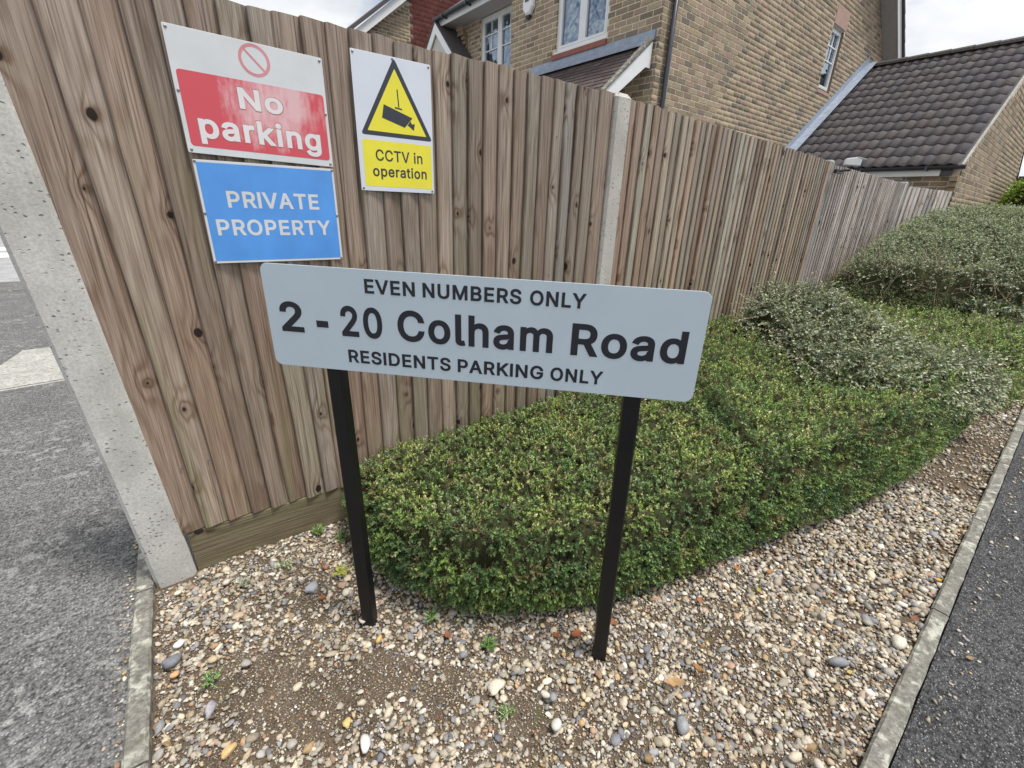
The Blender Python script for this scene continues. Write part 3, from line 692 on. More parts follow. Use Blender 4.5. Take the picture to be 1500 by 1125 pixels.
# brick faces stop short of the corner so that neither runs through the other
for w_, a_, b_ in ((FR, 0, 3.30), (SD, .0, 9.2)):
    w_.items = [(max(i[0], a_), min(i[1], b_), *i[2:]) for i in w_.items if min(i[1], b_)-max(i[0], a_) > .03]
FR.ang = -math.pi/2; SD.ang = 0.0; BK.ang = -math.pi/2
emit_bricks(house, [FR, SD, BK], 300)
backing(house, FR, 0, 3.30, -.06, 5.14, [wA, (wA[0], wA[1], 0, 0)])
backing(house, SD, .25, 9.2, -.06, 5.16, [wS])
b = MB(); b.prism([(0.0, 5.16), (9.2, 5.16), (4.6, 5.16+4.6*VERG)], .003, .24, fr=SD.f); b.build('gable', MAT['mortar'], house)
backing(house, BK, 0, 2.12, -.06, 5.06, [wB])
MB().box((BX, 7.6, -.06), (BX+.01, 7.83, 5.1)).box((CX+.25, 7.60, -.06), (BX, 7.829, 5.1)).build('wall', MAT['mortar'], house)
hb = .33
window(house, FR, *wA, [(wA[0]+.055, wA[0]+.52), (wA[0]+.60, wA[1]-.055)], bars=([('h', .60, 0, 1), ('v', .5, .62, 1)], []), curtain=True, rec=.035)
window(house, BK, *wB, [(wB[0]+.055, wB[0]+.58), (wB[0]+.65, wB[0]+1.22), (wB[0]+1.29, wB[1]-.055)], rec=.05,
       bars=([('h', .46, 0, 1), ('h', .71, 0, 1), ('v', .5, .45, 1)],)*3)
window(house, SD, *wS, [(wS[0]+.045, wS[1]-.045)], fr_w=.045, rec=.045, bars=([('h', .48, 0, 1), ('h', .72, 0, 1), ('v', .5, .46, 1)],))
MB().box((sA[0], -.035, sA[2]), (sA[1], .02, sA[3]-.03), fr=FR.f).build('window_sill', MAT['sill'], house, bevel=.006)
MB().box((wS[0]-.03, -.014, 3.865), (wS[1]+.03, .02, 3.925), fr=SD.f).build('window_sill', MAT['lintel'], house)
MB().box((wS[1]-.004, -.002, wS[2]), (wS[1]+.0, .044, wS[3]), (.20, .16, .12), fr=SD.f).build('window_reveal', MAT['brick'], house)
for k_ in range(9):
    w9 = (lS[1]-lS[0])/9; MB().box((lS[0]+k_*w9+.002, -.010, lS[2]+.03), (lS[0]+(k_+1)*w9-.002, .02, lS[3]), fr=SD.f).build('lintel_brick', MAT['lintel'], house)
MB().box((lS[0]+.0, -.004, lS[2]+.004), (lS[1]-.08, .02, lS[2]+.028), fr=SD.f).build('lintel', MAT['gutter'], house)
# rain pipe on the side wall next to the corner
pb = MB(); pb.tube([(CX+.19, CY-.055, 0), (CX+.19, CY-.055, 5.35)], .036, 12); pp = pb.build('rain_pipe', MAT['gutter'], house, smooth=True)
for z in (2.2, 4.1): MB().box((CX+.145, CY-.095, z), (CX+.235, CY-.012, z+.05)).build('pipe_bracket', MAT['gutter'], pp, bevel=.006)
# roof with verge, barge board, soffit
rz = lambda x: 5.16+(x-CX)*VERG
rp = MB(); A_ = (CX-.13, 5.16-.13*VERG+.04); Rg = (CX+4.6, 5.16+4.6*VERG+.02); E_ = (CX+9.2+.42, 5.16-.42*VERG+.02)
y0 = CY-.32
for (p, q) in ((A_, Rg), (Rg, E_)):
    dx = q[0]-p[0]; dz = q[1]-p[1]; l_ = math.hypot(dx, dz); nx_, nz_ = -dz/l_*.05, dx/l_*.05
    rp.prism([(p[0], p[1]+.002), (q[0], q[1]+.002), (q[0]+nx_, q[1]+nz_), (p[0]+nx_, p[1]+nz_)], y0+.03, 10.2)
rp.build('roof', MAT['tile'], house)
for (p, q, sg) in ((Rg, E_, 1), (A_, Rg, 1)):
    dx = q[0]-p[0]; dz = q[1]-p[1]
    MB().prism([(p[0], p[1]-.22), (q[0], q[1]-.22), (q[0], q[1]), (p[0], p[1])], y0, y0+.022).build('barge_board', MAT['white'], house)
    MB().prism([(p[0], p[1]-.20), (q[0], q[1]-.20), (q[0], q[1]-.185), (p[0], p[1]-.185)], y0+.0225, CY-.003).build('soffit', MAT['soffit'], house)
# boxed end of the far eave
MB().prism([(CX+9.2+.01, 4.72), (CX+9.62, 4.62), (CX+9.62, 4.86), (CX+9.2+.01, 5.12)], y0+.002, CY+.25).build('eave_box', MAT['white'], house)
vt = MB(); n_ = 17
for i in range(n_):
    t0 = i/n_; t1 = (i+1)/n_
    x0 = Rg[0]+(E_[0]-Rg[0])*t0; x1 = Rg[0]+(E_[0]-Rg[0])*t1+.03; z0 = Rg[1]+(E_[1]-Rg[1])*t0; z1 = Rg[1]+(E_[1]-Rg[1])*t1
    vt.prism([(x0, z0+.0), (x1, z1-.01), (x1, z1+.05), (x0, z0+.04)], y0-.05, y0+.18)
vt.build('verge_tile', MAT['tile'], house, kind='stuff')
# facade eave (left, recessed part)
gx = 5.98; gz = 5.12
b = MB(); gy0, gy1 = 7.2, 10.32; n_ = 10
pts = [(gx+.058*math.cos(math.pi+math.pi*i/n_), gz+.058*math.sin(math.pi+math.pi*i/n_)) for i in range(n_+1)]+[(gx+.05*math.cos(2*math.pi-math.pi*i/n_), gz+.05*math.sin(2*math.pi-math.pi*i/n_)) for i in range(n_+1)]
vs_ = [(x, gy0, z) for x, z in pts]+[(x, gy1, z) for x, z in pts]; m_ = len(pts)
b.add(vs_, [(i, (i+1) % m_, (i+1) % m_+m_, i+m_) for i in range(m_)]+[tuple(range(m_-1, -1, -1)), tuple(range(m_, 2*m_))])
gt = b.build('gutter', MAT['gutter'], house)
for y in (8.1, 9.0, 9.9): MB().box((gx-.066, y, gz-.07), (gx+.07, y+.03, gz+.006)).build('gutter_clip', MAT['gutter'], gt)
MB().box((gx+.07, gy0, 4.985), (gx+.09, gy1-.05, 5.17)).build('fascia', MAT['white'], house)
MB().box((gx+.0905, gy0, 5.0), (BX+.0, 7.83, 5.012)).box((gx+.0905, 7.83, 5.0), (BX+.02, gy1-.05, 5.012)).build('soffit', MAT['soffit'], house)
# the projecting bay runs up under the same roof
# corbelled bricks at the far end
for k_ in range(4):
    for j in range(1+k_ % 2):
        MB().box((BX-.04-.03*k_, 9.76+.11*j, 4.58+k_*CO), (BX-.003, 9.76+.11*j+.102, 4.58+k_*CO+.068), (.33, .25, .18)).build('corbel_brick', MAT['brick'], house)
# little white gable beyond
py = 10.27; pz = 5.06; hw = .68; dr = .68
for sg in (-1, 1):
    q = [(py, pz), (py+sg*hw, pz-dr), (py+sg*hw, pz-dr-.20), (py, pz-.20)] if sg > 0 else [(py, pz-.20), (py-hw, pz-dr-.20), (py-hw, pz-dr), (py, pz)]
    fr_ = lambda u, d, z: (gx-.02+d, u, z)
    MB().prism(q, 0, .025, fr=fr_).build('barge_board', MAT['white'], house)
    q2 = [(py-sg*.0, pz+.003), (py+sg*(hw+.04), pz-dr-.037), (py+sg*(hw+.04), pz-dr+.0), (py, pz+.035)]
    if sg < 0: q2 = q2[::-1]
    MB().prism(q2, -.012, .47, fr=fr_).build('porch_roof', MAT['tile'], house)
MB().add([(gx+.03, py-hw+.03, pz-dr-.12), (gx+.03, py+hw-.03, pz-dr-.12), (gx+.03, py, pz-.10)], [(0, 1, 2)]).box((gx+.03, py-hw+.08, 1.5), (gx+.4, py+hw-.08, pz-dr-.12)).build('gable_infill', MAT['cream'], house)
MB().box((gx-.03, py-hw-.06, pz-dr-.19), (gx+.12, py-hw+.16, pz-dr-.05)).build('gable_return', MAT['white'], house)
# bay canopy: lead, plain tiles, barge board
cpit = math.radians(39); cz1 = 3.60; run = .95; ya, yb = 4.62, 7.2
tiles(house, 'roof_tile', (CX-run, 7.25, cz1-run*math.tan(cpit)), -math.pi/2, cpit, 16, 12, .163, .1, MAT['porch_tile'], [(.10, .075, .072), (.085, .062, .062), (.12, .088, .08), (.075, .06, .062)], 'plain', 190, 5, lap=.05, thick=.011, clip=lambda p: 4.69 < p.y < 7.2)
MB().prism([(CX-.001, cz1-.025), (CX-run, cz1-.025-run*math.tan(cpit)), (CX-run, cz1-.06-run*math.tan(cpit)), (CX-.001, cz1-.06)], ya+.03, yb).build('canopy_deck', MAT['offwhite'], house)
MB().prism([(CX-.003, cz1+.14), (CX-.016, cz1+.14), (CX-.03, cz1+.055), (CX-.15, cz1-.045), (CX-.15, cz1-.057), (CX-.003, cz1+.03)], ya-.02, yb+.02).build('lead_flashing', MAT['lead'], house)
MB().prism([(CX-.03, cz1-.0), (CX-run-.02, cz1-(run-.01)*math.tan(cpit)), (CX-run-.02, cz1-.17-(run-.01)*math.tan(cpit)), (CX-.13, cz1-.32), (CX-.03, cz1-.32)], ya-.012, ya+.012).build('barge_board', MAT['white'], house)
MB().prism([(CX-.06, cz1+.05), (CX-run-.03, cz1+.03-(run-.01)*math.tan(cpit)), (CX-run-.03, cz1+.005-(run-.01)*math.tan(cpit)), (CX-.06, cz1+.005)], ya-.03, ya+.05).build('verge_mortar', MAT['kerb'], house)

# alarm box
al = empty('alarm_box', (CX, 6.78*1.0+.33, 4.52), 'small white octagonal alarm sounder box high on the brick facade', 'alarm box')
ax, ay, az = CX-.012, 6.78*1.077-.0, 1.4+(4.43-1.4)*1.077
al.location = (ax, ay, az)
oc = [(-.09, .13), (.09, .13), (.135, .06), (.135, -.05), (.05, -.15), (-.05, -.15), (-.135, -.05), (-.135, .06)]
f_ = lambda u, d, z: (ax+d, ay+u, az+z)
vs_ = [f_(u, 0, z) for u, z in oc]+[f_(u, -.05, z) for u, z in oc]+[f_(u*.8, -.075, z*.8) for u, z in oc]
fs = [(i, (i+1) % 8, (i+1) % 8+8, i+8) for i in range(8)]+[(i+8, (i+1) % 8+8, (i+1) % 8+16, i+16) for i in range(8)]+[tuple(range(16, 24)), tuple(range(7, -1, -1))]
MB().add(vs_, [f[::-1] for f in fs]).build('cover', MAT['cam_white'], al, bevel=.004)
MB().box((-.05, -.085, .035), (.05, -.0755, .06), fr=f_).build('strobe_lens', MAT['navy'], al)
MB().box((-.045, -.06, -.19), (.045, -.0, -.152), fr=f_).build('base', MAT['black'], al)

# ------------------------------------------------------------------ garage
garage = empty('brick_garage', (10.5, 1.6, -.06), 'single storey buff brick garage with dark wavy tiled roof and black gutter', 'garage')
GX, GY, GZ = 10.55, 1.60, 2.30; RX, RZ = 14.3, 4.72; GP = math.atan2(RZ-GZ-.06, RX-GX)
GE = 2*RX-GX
GG = Wall((GX, GY, 0), 0.0); GG.f = lambda u, d, z: (GX+u, GY+d, z)
GW = Wall((GX, CY, 0), -math.pi/2); GW.f = lambda u, d, z: (GX+d, CY-u, z)
gtop = lambda u: GZ+.07+min(u, GE-GX-u)*math.tan(GP)
dr_ = (.2, 2.2, 0, 2.06)
GG.courses(0, GE-GX-.5, .6, 4.8, [], gtop, 31); GG.ang = 0
GW.courses(0, CY-GY-.105, 1.3, 2.19, [dr_], None, 32); GW.ang = -math.pi/2
emit_bricks(garage, [GG, GW], 260)
backing(garage, GG, .0, GE-GX-.5, -.06, GZ-.02, [])
b = MB(); b.prism([(0.0, GZ-.019), (GE-GX-.5, GZ-.019), (GE-GX-.5, GZ-.019+.5*math.tan(GP)), (RX-GX, GZ-.019+(RX-GX)*math.tan(GP))], .0015, .23, fr=GG.f); b.build('gable', MAT['mortar'], garage)
backing(garage, GW, 0, CY-GY-.245, -.06, GZ-.12, [dr_])
MB().box((dr_[0], .06, 0), (dr_[1], .10, 2.0), fr=GW.f).build('garage_door', MAT['metal_door'], garage)
MB().box((dr_[0]-.1, -.008, 2.0), (dr_[1]+.1, .05, 2.055), fr=GW.f).build('lintel', MAT['metal_door'], garage)
for k_ in range(3):
    MB().box((GX-.05-.05*k_, GY-.001, 1.86+k_*CO), (GX-.0025, GY+.10, 1.86+k_*CO+.068), (.34, .26, .17)).build('corbel_brick', MAT['brick'], garage)
sl = math.hypot(RX-GX+.12, (RX-GX+.12)*math.tan(GP))
tiles(garage, 'roof_tile', (GX-.16, CY-.03, GZ+.045-.16*math.tan(GP)), -math.pi/2, GP, 18, 14, .167, sl/13.6, MAT['tile'], [(.10, .092, .098), (.092, .084, .092), (.11, .10, .103), (.096, .09, .096), (.115, .10, .10)], 'pan', 300, 6, wav=.024, clip=lambda p: p.y > GY+.0 and p.x < RX+.02, lap=.07, thick=.016)
MB().prism([(GX-.14, GZ-.14*math.tan(GP)), (RX, RZ-.06), (GE+.14, GZ-.14*math.tan(GP)), (GE+.14, GZ+.035-.14*math.tan(GP)), (RX, RZ-.02), (GX-.14, GZ+.035-.14*math.tan(GP))], GY+.02, CY-.004).build('roof_deck', MAT['tile'], garage)
MB().prism([(RX-.001, RZ+.0), (GE+.16, GZ+.05-.16*math.tan(GP)), (GE+.16, GZ+.09-.16*math.tan(GP)), (RX, RZ+.06)], GY-.01, CY-.005).build('roof_slope', MAT['tile'], garage)
b = MB()
for k_ in range(8): 
    y1 = CY-.01-k_*.37; y0_ = max(y1-.36, GY-.02)
    if y1-y0_ < .05: continue
    vs_ = []; n_ = 6
    for yy, rr in ((y1, .095), (y0_, .105)):
        for i in range(n_+1): an = math.pi*i/n_; vs_.append((RX-rr*math.cos(an)*1.1, yy, RZ+.0+rr*math.sin(an)))
    MB().add(vs_, [(i, i+1, i+n_+2, i+n_+1) for i in range(n_)]+[tuple(range(n_, -1, -1)), tuple(range(n_+1, 2*n_+2))], (.09, .08, .075)).build('ridge_tile', MAT['tile'], garage)
# lead flashing up the house wall
f0 = (GX-.05, GZ+.05); 
q = math.tan(GP)
MB().prism([(GX-.2, GZ+.07-.2*q), (RX, RZ+.10), (RX, RZ+.27), (GX-.2, GZ+.24-.2*q)], CY-.016, CY-.011).build('lead_flashing', MAT['lead'], garage)
MB().prism([(GX-.2, GZ+.095-.2*q), (RX-.05, RZ+.09), (RX-.05, RZ+.105), (GX-.2, GZ+.11-.2*q)], CY-.20, CY-.0165).build('lead_flashing', MAT['lead'], garage)
# mortar verge on the gable
MB().prism([(GX-.13, GZ+.0-.13*q), (RX, RZ-.03), (RX, RZ+.015), (GX-.13, GZ+.045-.13*q)], GY-.015, GY+.02).build('verge_mortar', MAT['slab'], garage)
g0x, g0z = GX-.2, GZ-.06
pts = [(g0x+.055*math.cos(math.pi+math.pi*i/8), g0z+.055*math.sin(math.pi+math.pi*i/8)) for i in range(9)]+[(g0x+.047*math.cos(2*math.pi-math.pi*i/8), g0z+.047*math.sin(2*math.pi-math.pi*i/8)) for i in range(9)]
vs_ = [(x, GY-.06, z) for x, z in pts]+[(x, CY-.25, z) for x, z in pts]; m_ = len(pts)
gt = MB().add(vs_, [(i, (i+1) % m_, (i+1) % m_+m_, i+m_) for i in range(m_)]+[tuple(range(m_-1, -1, -1)), tuple(range(m_, 2*m_))]).build('gutter', MAT['gutter'], garage)
MB().box((g0x-.05, GY-.066, g0z-.05), (g0x+.05, GY-.0605, g0z+.005)).build('stop_end', MAT['gutter'], gt)
for y in (2.0, 2.9, 3.8): MB().box((g0x-.062, y, g0z-.064), (g0x+.06, y+.03, g0z+.006)).build('gutter_clip', MAT['gutter'], gt)
MB().box((GX-.14, GY+.24, GZ-.20), (GX-.12, CY-.005, GZ-.055)).build('fascia', MAT['white'], garage)
MB().box((GX-.1195, GY+.24, GZ-.20), (GX-.0095, CY-.005, GZ-.19)).build('soffit', MAT['soffit'], garage)
MB().box((GX-.12, GY+.105, GZ-.19), (GX-.01, GY+.239, GZ-.06)).build('eave_end', MAT['gutter'], garage)

# ------------------------------------------------------------------ neighbouring house on the left
NY = 13.5
nb_ = empty('brick_house', (5.6, NY, -.06), 'further house with red hung tiles beside buff brick under a sloping white barge board', 'house')
NW = Wall((5.0, NY, 0), 0.0); NW.f = lambda u, d, z: (5.0+u, NY+d, z)
NP = math.tan(math.radians(37)); nz0 = 5.40
ntop = lambda u: nz0+.02+max(0, min(u-.42, 8.4-u))*NP
NW.courses(.42, 2.04, 4.2, 7.6, [], ntop, 41); emit_bricks(nb_, [NW], 0)
backing(nb_, NW, .42, 8.0, -.06, nz0-.01, [])
MB().prism([(.42, nz0-.009), (8.4, nz0-.009), (4.41, nz0-.009+3.99*NP)], .002, .25, fr=NW.f).build('gable', MAT['mortar'], nb_)
VV = []; FF = []; CC = []; nb = 0; r_ = random.Random(5)
for k_ in range(30):
    z = 4.4+k_*.115
    for i in range(36):
        u = 2.05+i*.165+(k_ % 2)*.0825
        if z+.12 > ntop(u) or u > 6.4: continue
        c = np.array((.37, .145, .12))*r_.uniform(.85, 1.15)
        q = [(u, -.012, z), (u+.162, -.012, z), (u+.162, -.004, z+.16), (u, -.004, z+.16), (u, -.034, z), (u+.162, -.034, z), (u+.162, -.018, z+.16), (u, -.018, z+.16)]
        VV += [np.array(NW.f(*p))-np.array(nb_.location) for p in q]
        for f in ((4, 5, 6, 7), (0, 1, 5, 4), (1, 2, 6, 5), (3, 0, 4, 7)): FF.append([nb+x for x in f])
        CC += [c]*8; nb += 8
o = link('hung_tile', np_mesh('hung_tile', np.array(VV), np.array(FF), MAT['red_tile'], np.array(CC)), nb_); o['kind'] = 'stuff'
for (a_, b_) in (((.0, nz0-.02-.42*NP+.42*NP*.0), (4.41, nz0+4.2*NP)), ((4.41, nz0+4.2*NP), (8.8, nz0-.05))):
    MB().prism([(a_[0]+.05, a_[1]-.10), (b_[0], b_[1]-.10), (b_[0], b_[1]+.13), (a_[0]+.05, a_[1]+.13)], -.22, -.195, fr=NW.f).build('barge_board', MAT['white'], nb_)
    MB().prism([(a_[0]+.05, a_[1]-.10), (b_[0], b_[1]-.10), (b_[0], b_[1]-.08), (a_[0]+.05, a_[1]-.08)], -.194, -.04, fr=NW.f).build('soffit', MAT['soffit'], nb_)
    MB().prism([(a_[0]-.06, a_[1]+.08), (b_[0], b_[1]+.13), (b_[0], b_[1]+.23), (a_[0]-.06, a_[1]+.18)], -.28, 4, fr=NW.f).build('roof', MAT['tile'], nb_)
